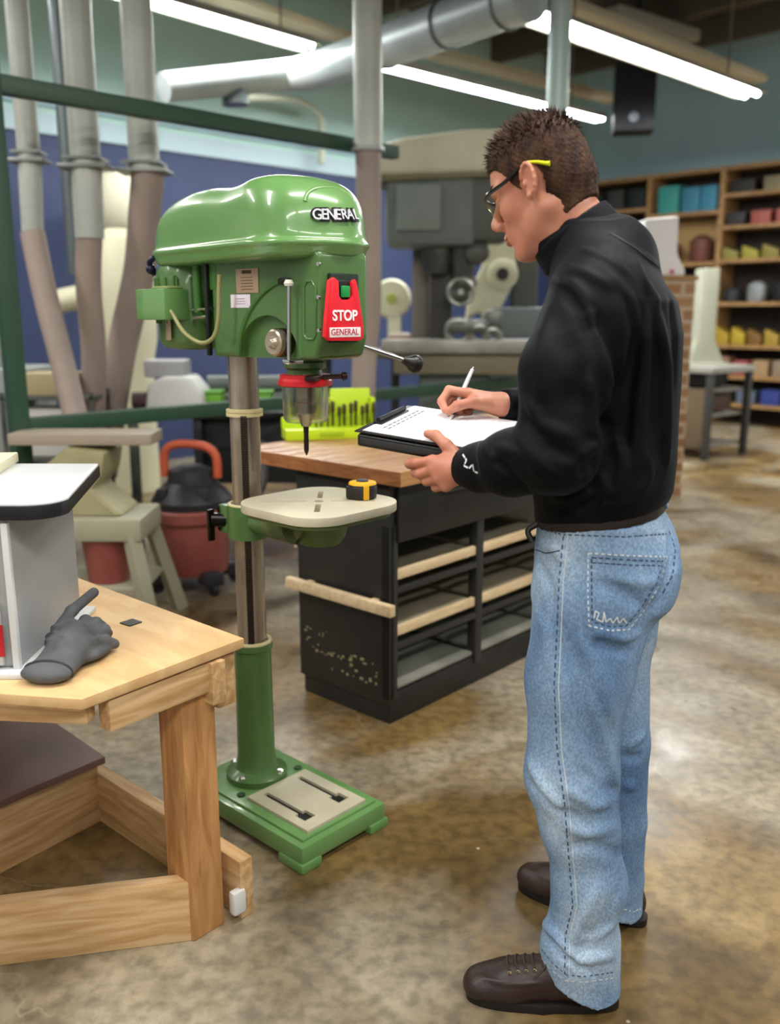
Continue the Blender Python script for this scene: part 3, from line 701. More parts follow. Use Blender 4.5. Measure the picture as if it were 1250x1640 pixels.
def row(i, z_, n, cols, h, nm, cat, what, shape='box', where=''):
    for j in range(n):
        c = cols[j % len(cols)]
        shelf_item(i, (j+.6)/(n+.2), z_, ((xsd[i+1]-xsd[i])/(n+1)*.9, .2, h*r_.uniform(.75, 1.1)), c, nm, '%s %s from the left, %s' % (ordw[j], what, where), cat, shape)
row(2, 2.80, 3, ['#2b2724', '#8f8468'], .17, 'crate', 'crate', 'small crate', where='top row of the bay with olive bins')
row(2, 2.42, 4, ['#2e2a2c', '#a4564e', '#b0645a', '#8a8f92'], .17, 'tray', 'tray', 'stacked tray', where='second row of the bay with olive bins')
row(2, 2.02, 5, ['#8a8440', '#a0963a', '#857b38', '#6d6a30', '#8f8a4c'], .16, 'parts_bin', 'bin', 'olive yellow parts bin', 'bin', 'third row of the bay with olive bins')
row(2, 1.50, 4, ['#2b2b2e', '#8d9396', '#232326', '#a8467f'], .24, 'canister', 'canister', 'canister', 'can', 'fourth row of the bay with olive bins')
row(2, .98, 6, ['#a98f2e', '#b0962e', '#7c5a2c', '#a38a34', '#8f6a2e', '#7c4f34'], .20, 'parts_bin', 'bin', 'mustard parts bin', 'bin', 'fifth row of the bay with olive bins')
row(2, .60, 5, ['#8a6a52', '#9a4c4c', '#a68a66', '#8f7f6d', '#7a3a3f'], .24, 'carton', 'box', 'brown carton', 'box', 'sixth row of the bay with olive bins')
row(2, .25, 4, ['#3a3a3a', '#5d6a7c', '#2f3f88', '#6f7472'], .18, 'toolbox', 'toolbox', 'toolbox', 'box', 'bottom row of the bay with olive bins')
row(3, .98, 4, ['#8f8b84', '#a7a49a', '#5a4a3c'], .24, 'carton', 'box', 'grey carton', 'box', 'row below the dark canisters, rightmost bay')
row(3, .25, 4, ['#9aa39c', '#7f8683', '#b0a78e', '#8c8f8c'], .22, 'carton', 'box', 'grey carton', 'box', 'bottom row of the rightmost bay')
row(3, 1.50, 3, ['#6a3a35', '#3a2d2a', '#9a7a50'], .3, 'canister', 'canister', 'dark canister', 'can', 'middle row of the rightmost bay')
row(3, 2.02, 3, ['#7a7450', '#2d2a28', '#9a8f60'], .2, 'crate', 'crate', 'crate', 'box', 'upper row of the rightmost bay')
row(1, 2.0, 2, ['#7a3b34', '#6a4238'], .32, 'canister', 'canister', 'reddish canister', 'can', 'in front of the plywood panel')
row(0, 2.72, 3, ['#2d2f31', '#3b3a38', '#22262a'], .24, 'carton', 'box', 'black carton', 'box', 'top row of the bay by the corner')
row(0, 2.30, 3, ['#2a2a2a', '#46443c', '#232323'], .22, 'carton', 'box', 'black carton', 'box', 'second row of the bay by the corner')
# ================================================================== DRILL PRESS
DA = math.radians(-43); DC = Vector((-.389, 2.421, 0))
GREEN = mat('green_enamel', '#5f8b4e', .28, color2='#668f54', nscale=5, coat=.6, bump=.05, bscale=90)
GREEN2 = mat('green_casting', '#4b6f38', .38, color2='#456735', nscale=7, coat=.25, bump=.12, bscale=120)
CHROME = mat('chrome', '#c9c9c6', .18, 1.); DSTEEL = mat('worn_column_steel', '#b8ab9a', .30, .75, color2='#83776a', nscale=3, stretch=(6, 6, .8), bump=.05, rvar=.12)
CASTTOP = mat('machined_iron', '#c9c3ab', .45, .15, color2='#b9b299', nscale=6, bump=.05, bscale=150); YEL = mat('cream_ring', '#c5b98c', .4)
BLKP = mat('black_plastic', '#141414', .35)
dp = thing('drill_press', 'tall green floor drill press with red STOP paddle and round table', 'drill press', DC, DA)
Mdp = Matrix.Translation(DC) @ Matrix.Rotation(DA, 4, 'Z')
fdv = Vector((math.cos(DA), math.sin(DA), 0)); sdv = Vector((-fdv.y, fdv.x, 0))
def loc_on(px, py, xl=None, yl=None):
    """drill-press local point seen at a pixel, on the plane x=xl or y=yl"""
    r = ray(px, py); n, c = (fdv, xl) if xl is not None else (sdv, yl)
    tt = (c+DC.dot(n))/(r.x*n.x+r.y*n.y); p = r*tt+Vector((0, 0, CAMH)); q = p-DC
    return Vector((q.dot(fdv), q.dot(sdv), p.z))
# base
k = MB()
k.prism([(-.145, -.155), (.372, -.155), (.372, .155), (-.145, .155)], .018, .072, .012)
k.prism([(-.125, -.135), (.352, -.135), (.352, .135), (-.125, .135)], .07, .08, .004)
for x0, x1 in ((-.149, -.06), (.28, .377)):
    for y0, y1 in ((-.160, -.09), (.09, .160)): k.prism([(x0, y0), (x1, y0), (x1, y1), (x0, y1)], 0, .026, .006)
base = k.build('base', GREEN, dp)
bp_ = MB(); bp_.box((.215, 0, .083), (.25, .215, .012), .002)
plate = bp_.build('machined_plate', CASTTOP, dp)
for y in (-.062, .062):
    c_ = MB(); c_.prism([(.115, y-.008), (.26, y-.008), (.26, y-.019), (.30, y-.019), (.30, y+.019), (.26, y+.019), (.26, y+.008), (.115, y+.008)], .079, .1); cut(plate, c_)
k = MB()
for y in (-.062, .062): k.box((.207, y, .0806), (.2, .036, .0012))
k.build('slot_floor', BLKP, plate)
k = MB()
for y in (-.105, .105): k.lathe([(.012, 0), (.012, .004)], (.06, y, .080), 14)
k.build('bolt_hole', mat('green_dark_hole', '#1f3a18', .6), base)
# column parts
k = MB(); k.lathe([(.088, .08), (.088, .098), (.078, .105), (.062, .112), (.056, .125), (.0535, .16), (.051, .47), (.056, .475), (.056, .492), (.042, .494)], n=40); sl = k.build('column_sleeve', GREEN2, dp)
for a in (20, 110, 200, 290):
    a = math.radians(a); k = MB(); k.lathe([(.011, 0), (.011, .008), (.006, .012)], (.076*math.cos(a), .076*math.sin(a), .1), 6); k.build('bolt', CHROME, sl)
k = MB(); k.torus((0, 0, .494), .049, .007); k.build('sleeve_ring', YEL, dp)
k = MB(); k.lathe([(.040, .49), (.040, 1.32)], n=40); col = k.build('column', DSTEEL, dp)
k = MB(); k.box((.036, .0, .82), (.018, .018, .64), .002)
for i in range(106): k.box((.047, 0, .502+i*.006), (.005, .016, .003))
k.build('gear_rack', mat('rack_dark', '#3e352d', .4, .7), dp, rotz=math.radians(-42), auto=False)
k = MB(); k.lathe([(.041, 1.128), (.049, 1.13), (.049, 1.137), (.046, 1.139), (.049, 1.141), (.049, 1.148), (.041, 1.15)], n=36, caps=False); k.build('rack_collar', YEL, dp)
# table bracket
k = MB(); k.lathe([(.041, .795), (.056, .797), (.056, .888), (.041, .89)], n=36, caps=False); k.cyl((0, 0, .845), (.12, 0, .85), .036, .038)
k.box((-.055, -.02, .845), (.04, .05, .08), .006); br = k.build('table_bracket', GREEN2, dp)
k = MB(); k.cyl((.10, 0, .85), (.20, 0, .86), .040, .05); k.lathe([(.05, .83), (.065, .85), (.075, .90), (.12, .914)], (.29, 0, 0), 32); k.box((.20, 0, .872), (.16, .05, .05), .015); k.build('table_arm', mat('arm_green', '#56683a', .45), dp)
k = MB(); k.torus((0, 0, .889), .05, .005); k.build('bracket_ring', YEL, br)
k = MB()
for z_ in (.82, .845, .87): k.cyl((-.07, -.045, z_), (-.07, .0, z_), .011, n=8)
k.cyl((-.05, -.03, .84), (-.085, -.055, .84), .02); k.box((-.09, -.06, .825), (.012, .02, .09), .004); k.build('crank', mat('crank_black', '#16150f', .3, .6), br)
k = MB(); k.cyl((.27, -.02, .875), (.345, -.13, .855), .005, n=8); k.build('lock_lever', CHROME, dp)
# tilted rounded-square table
TC = Vector((.288, 0, 0)); TZ = .937
def rsq(s, r, n=10):
    p = []
    for cx_, cy_, a0 in ((s-r, s-r, 0), (-s+r, s-r, 90), (-s+r, -s+r, 180), (s-r, -s+r, 270)):
        for i in range(n+1):
            a = math.radians(a0+90*i/n); p.append((TC.x+cx_+r*math.cos(a), cy_+r*math.sin(a)))
    return p
k = MB(); k.prism(rsq(.166, .095), TZ-.022, TZ, .003); tbl = k.build('table', CASTTOP, dp)
def slot(ang, r0, r1, w):
    a = math.radians(ang); d = Vector((math.cos(a), math.sin(a))); n_ = Vector((-d.y, d.x))
    return [tuple(Vector((TC.x, 0))+d*r+n_*s) for r, s in ((r0, -w), (r1, -w), (r1, w), (r0, w))]
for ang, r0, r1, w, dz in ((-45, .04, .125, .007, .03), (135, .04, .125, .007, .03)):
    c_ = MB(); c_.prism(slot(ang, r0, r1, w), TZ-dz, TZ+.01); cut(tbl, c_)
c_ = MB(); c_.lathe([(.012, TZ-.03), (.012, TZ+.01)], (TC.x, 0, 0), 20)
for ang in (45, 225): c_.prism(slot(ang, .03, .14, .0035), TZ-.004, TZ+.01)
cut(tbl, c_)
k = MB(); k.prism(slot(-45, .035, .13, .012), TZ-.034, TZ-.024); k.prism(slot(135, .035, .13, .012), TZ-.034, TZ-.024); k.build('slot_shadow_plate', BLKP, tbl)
k = MB(); k.prism(rsq(.155, .09), TZ-.034, TZ-.022, .004); k.prism(rsq(.12, .09), TZ-.045, TZ-.034, .004); k.build('table_underside', mat('arm_green', '#56683a'), dp)
# head casting
k = MB()
hd = [(-.02, 1.288), (-.02, 1.548), (.36, 1.548), (.388, 1.53), (.388, 1.34), (.375, 1.30), (.36, 1.292)]
k.prism(hd, -.078, .078, .012, M=XZ, seg=3); head = k.build('head_casting', GREEN2, dp)
c_ = MB(); c_.cyl((.235, -.12, 1.268), (.235, -.055, 1.268), .125, n=48); c_.box((.4, -.1, 1.3), (.2, .1, .12)); 
cc = MB(); cc.cyl((.20, -.12, 1.275), (.20, -.058, 1.275), .118, n=48)
cut(head, cc)
k = MB(); pts = [loc_on(x, y, yl=-.079) for x, y in ((383, 568), (386, 540), (397, 505), (416, 475), (440, 455), (458, 449))]; k.tube(pts, .006, 8)
k.build('casting_rib', mat('rib_green', '#3c6828', .4), head)
k = MB(); rr = [loc_on(x, y, yl=-.079) for x, y in ((487, 458), (487, 535), (492, 543), (502, 543), (506, 536), (506, 460), (500, 450), (492, 450), (487, 458))]; k.tube(rr, .003, 6, smooth=False); k.build('casting_rib', GREEN2, head)
k = MB()
for (x, y) in ((512, 423), (512, 476), (513, 529)): q = loc_on(x, y, yl=-.079); k.cyl(q, q+Vector((0, -.006, 0)), .0045, n=10)
k.build('screw', CHROME, head)
# name plate, label
def side_plate(name, m, x0, y0, x1, y1, th=.0015, yl=-.0785):
    a, b = loc_on(x0, y0, yl=yl), loc_on(x1, y1, yl=yl); k = MB(); k.box(((a.x+b.x)/2, yl-th/2, (a.z+b.z)/2), (abs(b.x-a.x), th, abs(b.z-a.z)), .0004); return k.build(name, m, head), (a+b)/2
pl, pc = side_plate('specification_plate', mat('plate_tan', '#b59c80', .4, .3), 378, 431, 415, 469)
k = MB(); k.box((pc.x, -.0805, pc.z+.021), (.036, .001, .008))
for i in range(5): k.box((pc.x, -.0805, pc.z+.008-.007*i), (.046, .0006, .0012))
k.build('plate_print', mat('print_brown', '#4a2a20', .5), pl)
wl, wc = side_plate('white_label', mat('label_white', '#dcd2dc', .5), 370, 472, 402, 493)
k = MB()
for i in range(3): k.box((wc.x, -.0805, wc.z+.006-.006*i), (.036, .0006, .001))
k.build('label_print', mat('print_grey', '#8d7f92', .5), wl)
# depth stop rod, spring cap
k = MB(); q0 = loc_on(463, 458, yl=-.10); q1 = loc_on(463, 582, yl=-.10); k.cyl(q0, q1, .0048, n=12); k.box((q1.x, -.088, q1.z+.004), (.026, .045, .012), .003); rod = k.build('depth_stop_rod', CHROME, dp)
k = MB(); k.lathe([(.010, 0), (.012, .006), (.008, .014)], q0, 14); k.build('rod_cap', mat('white_cap', '#d9d6c4', .3), rod)
k = MB(); k.box((q0.x-.035, -.083, q0.z+.012), (.04, .012, .016), .006); k.build('rod_bracket', BLKP, rod)
q = loc_on(437, 549, yl=-.10)
k = MB(); k.lathe([(.034, 0), (.034, .03), (.030, .034)], (q.x, -.052, q.z), 36, (0, -1, 0)); sp = k.build('spring_housing', mat('housing_dark', '#332b22', .4, .5), dp)
k = MB(); k.lathe([(.031, 0), (.031, .012), (.027, .015), (.015, .013), (.012, .020), (.007, .024)], (q.x, -.086, q.z), 36, (0, -1, 0)); k.build('spring_cap', mat('cap_steel', '#b3a795', .3, .7), sp)
# front switch box, paddle, lever
qa, qb = loc_on(527, 437, xl=.393), loc_on(573, 548, xl=.393); k = MB(); k.box((.392, (qa.y+qb.y)/2, (qa.z+qb.z)/2), (.014, abs(qb.y-qa.y), abs(qa.z-qb.z)), .004); sb = k.build('switch_plate', mat('switch_green_black', '#16241a', .4), dp)
qa, qb = loc_on(540, 448, xl=.412), loc_on(570, 482, xl=.412); k = MB(); k.box((.408, (qa.y+qb.y)/2, (qa.z+qb.z)/2), (.022, abs(qb.y-qa.y), abs(qa.z-qb.z)), .005); k.build('switch_body', BLKP, sb)
gb = loc_on(555, 467, xl=.424)
k = MB(); k.box((.4225, gb.y-.001, gb.z), (.008, .024, .026), .003); k.build('start_button', mat('green_button', '#1f8f45', .35), sb)
XLP = .432
pp = [(529, 449), (536, 444), (543, 450), (544, 474), (548, 480), (562, 480), (566, 474), (566, 452), (570, 447), (574, 462), (583, 522), (583, 541), (577, 546), (529, 546), (522, 540), (523, 520)]
poly = [loc_on(x, y, xl=XLP) for x, y in pp]
k = MB(); k.prism([(p.y, p.z) for p in poly], XLP-.012, XLP, .002, M=YZ); pad = k.build('stop_paddle', mat('paddle_red', '#d81e2c', .35), dp)
WHITE = mat('print_white', '#f2eeee', .4)
def front_text(s, px, py, w_m, m, parent, xl, nm, ext=.0006, off=0.):
    q = loc_on(px, py, xl=xl); me = text_mesh(s, .05, ext, off); xs_ = [v.co.x for v in me.vertices]; f = w_m/(max(xs_)-min(xs_))
    me.transform(frame(Vector((0, 1, 0)), Vector((0, 0, 1)), Vector((1, 0, 0)), q) @ Matrix.Diagonal((f, f, 1, 1)))
    return link_mesh(nm, me, m, parent)
front_text('STOP', 553, 506, .078, WHITE, pad, XLP+.0006, 'stop_lettering', .0008, .0012)
gp = loc_on(553, 532, xl=XLP)
k = MB(); k.box((XLP+.0008, gp.y, gp.z), (.001, .098, .022), .0002); wb = k.build('name_strip', mat('strip_white', '#e6dcdc', .4), pad)
front_text('GENERAL', 553, 532, .086, mat('print_red', '#b02032', .4), pad, XLP+.0016, 'strip_lettering', .0005)
k = MB(); e0 = Vector((.27, .06, 1.345)); e1 = loc_on(648, 577, xl=.345); k.cyl(e0, e1, .0065, n=14); k.cyl((.27, .07, 1.345), (.27, .11, 1.345), .03); lev = k.build('feed_lever', CHROME, dp)
dv = (e1-e0).normalized(); k = MB(); k.lathe([(.008, -.006), (.010, .0), (.014, .012), (.021, .022), (.024, .034), (.019, .046), (.006, .050)], e1, 20, dv); k.build('lever_knob', BLKP, lev)
# quill, chuck guard
k = MB(); k.lathe([(.05, 1.296), (.046, 1.285), (.052, 1.28), (.052, 1.268), (.042, 1.262), (.045, 1.25)], (.245, 0, 0), 32); k.build('quill', GREEN2, dp)
k = MB(); k.lathe([(.060, 1.222), (.067, 1.225), (.067, 1.236), (.062, 1.242), (.062, 1.25), (.045, 1.252)], (.245, 0, 0), 36)
rg = k.build('guard_collar', mat('collar_red', '#c41f26', .35), dp)
k = MB(); k.box((.30, -.02, 1.245), (.03, .06, .014), .005, .5); k.cyl((.30, 0, 1.245), (.345, .03, 1.249), .006, n=8); k.cyl((.345, .03, 1.249), (.352, .04, 1.25), .011, .009, n=10); k.build('guard_latch', mat('latch_dark', '#2c1214', .3), rg)
gm = bpy.data.materials.new('clear_guard'); gm.use_nodes = True; gn = gm.node_tree; gb_ = gn.nodes['Principled BSDF']
gb_.inputs['Transmission Weight'].default_value = 1; gb_.inputs['Roughness'].default_value = .08; gb_.inputs['IOR'].default_value = 1.15; gb_.inputs['Base Color'].default_value = lin('#e9ebdf')
gt = gn.nodes.new('ShaderNodeBsdfTransparent'); gx = gn.nodes.new('ShaderNodeMixShader'); gx.inputs[0].default_value = .6; gn.links.new(gt.outputs[0], gx.inputs[1]); gn.links.new(gb_.outputs[0], gx.inputs[2]); gn.links.new(gx.outputs[0], gn.nodes['Material Output'].inputs[0])
k = MB(); k.lathe([(.058, 1.228), (.056, 1.142), (.050, 1.134), (.048, 1.136), (.054, 1.144), (.056, 1.226)], (.245, 0, 0), 40, caps=False); k.build('clear_chuck_guard', gm, dp)
k = MB(); k.lathe([(.020, 1.25), (.020, 1.232), (.028, 1.228), (.028, 1.19), (.026, 1.188), (.026, 1.184), (.028, 1.182), (.028, 1.155), (.021, 1.148), (.012, 1.124), (.010, 1.122)], (.245, 0, 0), 28)
for i in range(24):
    a = 2*math.pi*i/24; k.box((.245+.0285*math.cos(a), .0285*math.sin(a), 1.168), (.002, .002, .02), 0, a)
ch = k.build('chuck', mat('chuck_steel', '#938b80', .25, .8), dp)
k = MB(); k.lathe([(.008, 1.13), (.006, 1.10), (.0065, 1.085), (.0065, 1.062), (.003, 1.052), (.0005, 1.048)], (.245, 0, 0), 14); k.build('drill_bit', mat('bit_dark', '#35302b', .3, .8), ch)
# belt cover: hull-shaped, drawn as rings shrinking from the rim to the crown
XR, RR, XF, RF = -.20, .102, .24, .158
def outline(n=96):
    """convex hull of the two pulleys' circles, sampled by angle"""
    d = XF-XR; al = math.acos((RR-RF)/d); P_ = []
    for i in range(n):
        u = 2*math.pi*i/n
        # arc lengths: front arc from -al' to al'
        P_.append(u)
    pts = []; be = math.pi-al   # front tangent angle
    for i in range(40): a = -al_f + 2*al_f*i/39; pts.append((XF+RF*math.cos(a), RF*math.sin(a)))
    for i in range(1, 12): f = i/12; pts.append((XF+RF*math.cos(al_f)+(XR+RR*math.cos(al_f)-XF-RF*math.cos(al_f))*f, RF*math.sin(al_f)+(RR-RF)*math.sin(al_f)*f))
    for i in range(30): a = al_f+(2*math.pi-2*al_f)*i/29; pts.append((XR+RR*math.cos(a), RR*math.sin(a)))
    for i in range(1, 12): f = i/12; pts.append((XR+RR*math.cos(al_f)+(XF+RF*math.cos(al_f)-XR-RR*math.cos(al_f))*f, -RR*math.sin(al_f)-(RF-RR)*math.sin(al_f)*f))
    return pts
al_f = math.acos((RR-RF)/(XF-XR))
OUT = outline()
Z0 = 1.552
def crown(x):
    t_ = np.interp(x, [-.32, -.28, -.22, -.15, -.08, .0, .05, .10, .15, .20, .26, .32, .37, .42], [1.630, 1.648, 1.672, 1.691, 1.701, 1.703, 1.699, 1.695, 1.699, 1.709, 1.715, 1.709, 1.694, 1.68])
    return t_-Z0
t_ = bmesh.new(); rings = []
levels = [(1.0, 0.0, 'rim0')]
thetas = [math.radians(a) for a in (0, 6, 14, 24, 34, 44, 54, 62, 70, 77, 84, 88)]
ring = []
def bring(scale, zf, extra=0., zoff=None):
    out = []
    for x, y in OUT:
        cx_ = min(max(x, XR), XF); nx_ = x-cx_; X = cx_*(1 if True else 1)
        # shrink towards the spine
        X = cx_*scale + (1-scale)*(.04) + (x-cx_)*scale if False else cx_*(.35+.65*scale)+.02*(1-scale)*.65 + nx_*scale
        L_ = math.hypot(nx_, y) or 1
        xx = X + nx_/L_*extra; yy = y*scale + y/L_*extra
        out.append(t_.verts.new((xx, yy, Z0+(crown(xx)*zf if zoff is None else zoff))))
    return out
rings.append(bring(.90, 0, 0, -.035)); rings.append(bring(.985, 0, 0, -.028)); rings.append(bring(1, 0, .0, -.006)); rings.append(bring(1, 0, .006, -.004)); rings.append(bring(1, 0, .007, .004)); rings.append(bring(1, 0, .004, .009)); rings.append(bring(1, 0, -.002, .011))
E_ = .40
for th in thetas:
    sc_ = math.cos(th)**E_*.985; zf = math.sin(th)**.55
    if zf*.14 < .014: continue
    rings.append(bring(sc_, zf))
for a, b in zip(rings, rings[1:]):
    n_ = len(a)
    for i in range(n_): t_.faces.new((a[i], a[(i+1) % n_], b[(i+1) % n_], b[i]))
t_.faces.new(rings[0][::-1]); t_.faces.new(rings[-1])
bmesh.ops.recalc_face_normals(t_, faces=t_.faces)
me = bpy.data.meshes.new('belt_cover'); t_.to_mesh(me); t_.free(); cover = link_mesh('belt_cover', me, GREEN, dp, True)
md = cover.modifiers.new('s', 'SUBSURF'); md.levels = 1; md.render_levels = 1
# raised front ridges of the cover
CB = BVHTree.FromPolygons([Mdp @ v.co for v in me.vertices], [p.vertices[:] for p in me.polygons])
def on_cover(px, py):
    r = ray(px, py).normalized(); h = CB.ray_cast(Vector((0, 0, CAMH)), r)
    return h[0], h[1]
inv = Mdp.inverted()
for pts in (((489, 322), (493, 309), (506, 301), (528, 299), (550, 304), (567, 318)),):
    pp_ = []
    for q in pts:
        h, n_ = on_cover(*q)
        if h: pp_.append(inv @ (h-n_*.0042))
    if len(pp_) > 2:
        k = MB(); k.tube(pp_, .0062, 10); k.build('cover_ridge', GREEN, cover)
# raised chrome name badge wrapped round the cover's nose
def badge(m, nm, off, lift, ext):
    bm_ = bmesh.new()
    for i, ch_ in enumerate('GENERAL'):
        px = 507.5+11.6*i - (i*i*.26); py = 344.5+.1*i
        h, n_ = on_cover(px, py)
        if not h: continue
        h2, n2 = on_cover(px+3, py)
        zax = n_.normalized(); xax = Vector((0, 0, 1)).cross(zax).normalized(); yax = zax.cross(xax)
        me_ = text_mesh(ch_, .033, ext, off); me_.transform(inv @ frame(xax, yax, zax, h+zax*lift) @ Matrix.Diagonal((1.0, 1, 1, 1)))
        bm_.from_mesh(me_)
    me_ = bpy.data.meshes.new(nm); bm_.to_mesh(me_); return link_mesh(nm, me_, m, cover)
badge(mat('badge_black', '#15151c', .3), 'badge_backing', .0042, .001, .0015)
badge(mat('badge_chrome', '#e4e4ec', .2, .3), 'badge_lettering', .0004, .0045, .001)
# motor and its mounting behind the head
k = MB(); k.lathe([(.05, 1.300), (.085, 1.306), (.098, 1.325), (.10, 1.40), (.10, 1.50), (.092, 1.52), (.04, 1.525)], (-.205, 0, 0), 36)
for i in range(18):
    a = 2*math.pi*i/18; k.box((-.205+.1*math.cos(a), .1*math.sin(a), 1.43), (.012, .004, .12), 0, a)
mot = k.build('motor', GREEN2, dp)
k = MB(); k.box((-.07, 0, 1.46), (.10, .10, .17), .01); k.cyl((-.09, -.07, 1.40), (-.09, -.07, 1.545), .011, n=14); k.cyl((-.055, -.06, 1.36), (-.055, -.06, 1.545), .007, n=12); k.box((-.02, -.06, 1.50), (.05, .04, .09), .006)
k.build('motor_bracket', mat('bracket_green', '#3b6a2a', .4), dp)
k = MB(); k.cyl((-.12, -.075, 1.405), (.0, -.075, 1.41), .0035, n=8); k.cyl((-.11, -.075, 1.385), (-.03, -.075, 1.39), .005, n=8); k.build('tension_bolt', CHROME, dp)
j0 = loc_on(225, 512, yl=-.13); j1 = loc_on(272, 462, yl=-.13)
k = MB(); k.box(((j0.x+j1.x)/2, -.10, (j0.z+j1.z)/2), (abs(j1.x-j0.x)*.92, .09, abs(j1.z-j0.z)), .006); jb = k.build('junction_box', GREEN, mot)
k = MB(); k.box(((j0.x+j1.x)/2+.02, -.085, j1.z+.004), (.075, .08, .006), .002); k.build('box_lid', mat('lid_cream', '#8f9c62', .4), jb)
k = MB(); k.box(((j0.x+j1.x)/2+.02, -.075, j1.z+.02), (.05, .05, .03), .006); k.build('terminal', GREEN2, jb)
s0_ = loc_on(271, 528, yl=-.098); k = MB(); k.box((s0_.x-.005, -.099, s0_.z), (.045, .004, .055), .001, Matrix.Rotation(-.25, 4, 'Z')); k.build('motor_plate', mat('plate_tan', '#b59c80'), mot)
k = MB(); pts = [loc_on(x, y, yl=-.125) for x, y in ((264, 487), (275, 500), (295, 532), (322, 549), (342, 540), (350, 510), (351, 460), (352, 440))]; k.tube(pts, .0055, 10); k.build('power_conduit', mat('conduit_tan', '#8f8f5e', .35), dp)
k = MB(); k.box((-.028, -.084, 1.41), (.012, .012, .24), .003); k.build('side_seam', BLKP, head)
k = MB(); pts = [Vector((-.30, -.06, 1.50)), Vector((-.30, -.075, 1.53)), Vector((-.285, -.07, 1.545))]; k.tube(pts, .008, 8); k.ball((-.302, -.07, 1.515), .014); k.build('wing_screw', mat('screw_blue_black', '#1f1f3a', .3, .5), mot)
# tape measure on the table
q = at(581, 797, z=TZ+.001)
tm = thing('tape_measure', 'black and yellow tape measure lying on the drill press table', 'tape measure', (q.x, q.y, TZ), math.radians(-12))
k = MB(); k.lathe([(.031, .0), (.036, .004), (.037, .030), (.033, .036)], n=36); k.box((-.012, 0, .018), (.05, .066, .034), .008); k.build('case', mat('tape_black', '#1a1712', .45), tm)
k = MB(); k.lathe([(.033, .036), (.036, .037), (.034, .042), (.022, .044)], n=36); k.build('yellow_face', mat('tape_yellow', '#e0a818', .35), tm)
k = MB(); k.lathe([(.016, .042), (.016, .047), (.01, .049)], n=24); k.build('hub_button', mat('hub_dark', '#3d4048', .35), tm)
k = MB(); k.box((.018, -.0335, .02), (.014, .009, .036), .002, .45); k.build('yellow_band', mat('tape_yellow', '#e0a818'), tm)
# ================================================================== BUTCHER BLOCK CABINET
UB = Vector((.67, .742, 0)).normalized(); UA = Vector((-UB.y, UB.x, 0))      # along the front, towards the back-left
zB = .905
nb = at(642, 757, z=zB)
cb = Vector((0, 2.90, 0)); ang = math.atan2(UB.y, UB.x)
CBK = mat('cabinet_black', '#1d1d1b', .5, color2='#262522', nscale=6); CBF = mat('cabinet_frame', '#2c2c2a', .4)
t = thing('tool_cabinet', 'black open-shelved cabinet under the butcher block top', 'cabinet', cb, ang)     # local x along the front, local y to the back-left
LC = 1.42; DCB = .455
B('side_panel', CBK, t, (.012, DCB/2, .465), (.024, DCB, .79), .004)
B('side_panel', CBK, t, (LC-.012, DCB/2, .465), (.024, DCB, .79), .004)
B('back_panel', CBK, t, (LC/2, DCB-.01, .465), (LC, .02, .79))
B('plinth', CBK, t, (LC/2, DCB/2, .055), (LC-.02, DCB-.02, .11), .006)
B('top_rail', CBK, t, (LC/2, DCB/2, .845), (LC, DCB, .03), .002)
dr = B('drawer_front', CBK, t, (.03+.47+.0, -.004, .745), (.94, .02, .19), .006)
k = MB(); k.tube([(.24, -.016, .80), (.26, -.04, .80), (.40, -.04, .80), (.42, -.016, .80)], .006, 8, smooth=False); k.build('drawer_handle', mat('handle_grey', '#4a4a4a', .35, .6), dr)
WD = wood('pale_pine', '#c7ab82', '#ddc6a0', stretch=(2, 14, 14)); WDI = mat('shelf_inside', '#8d8570', .6, color2='#7a725e', nscale=5)
for x in (.0, .485, .955): B('upright', CBF, t, (x+.02, .02, .40), (.04, .04, .62), .003)
B('upright', CBF, t, (LC-.02, .02, .40), (.04, .04, .62), .003)
for i, (xa, xb) in enumerate(((.04, .485), (.525, .955), (.995, LC-.04))):
    xm, w = (xa+xb)/2, xb-xa
    for z_, zr in ((.545, .48), (.345, .28)):
        sh = B('shelf_board', WDI, t, (xm, .23, z_-.008), (w, .40, .016))
        B('wood_edge', WD, sh, (xm, .015, z_-.012), (w, .018, .034), .003)
        B('shelf_rail', CBF, t, (xm, .008, zr), (w, .016, .022), .002)
    B('bottom_board', mat('dusty_board', '#8f9084', .5, color2='#75766c', nscale=5), t, (xm, .22, .125), (w, .42, .018))
    k = MB()
    for z_ in (.51, .31): k.box((xm, .42, z_-.03), (w, .03, .02))
    k.build('runner', CBF, t)
k = MB(); k.box((-.035, .215, .435), (.028, .52, .04), .006); hb = k.build('wooden_bar', WD, t)
k = MB(); k.box((-.012, .06, .435), (.03, .03, .03)); k.box((-.012, .38, .435), (.03, .03, .03)); k.build('bar_spacer', WD, hb)
# chipped paint near the bottom of the side
k = MB(); r_ = random.Random(5)
for i in range(46):
    y = .06+.36*r_.random(); z_ = .13+.09*r_.random()**1.5+(.05 if y > .3 else 0)
    k.box((-.0006, y, z_), (.0012, .004+.012*r_.random(), .002+.008*r_.random()))
k.build('chipped_paint', mat('chip_tan', '#8c8460', .7), t)['kind'] = 'stuff'
tb_ = thing('butcher_block', 'thick brown butcher block worktop lying on the black cabinet', 'worktop', (nb.x, nb.y, 0), ang)
BW = wood('maple_block', '#8b5f38', '#b28656', '#9e7248', stretch=(1.2, 16, 16), rough=.35)
k = MB()
for i in range(9): k.box((.80, .046+.0915*i, zB-.024), (1.60, .0912, .048), .0015)
k.build('block_boards', BW, tb_)
k = MB(); k.box((-.0005, .41, zB-.024), (.002, .822, .046)); k.build('end_grain', wood('end_grain', '#7d4a26', '#a36a3c', stretch=(20, 3, 20)), tb_)

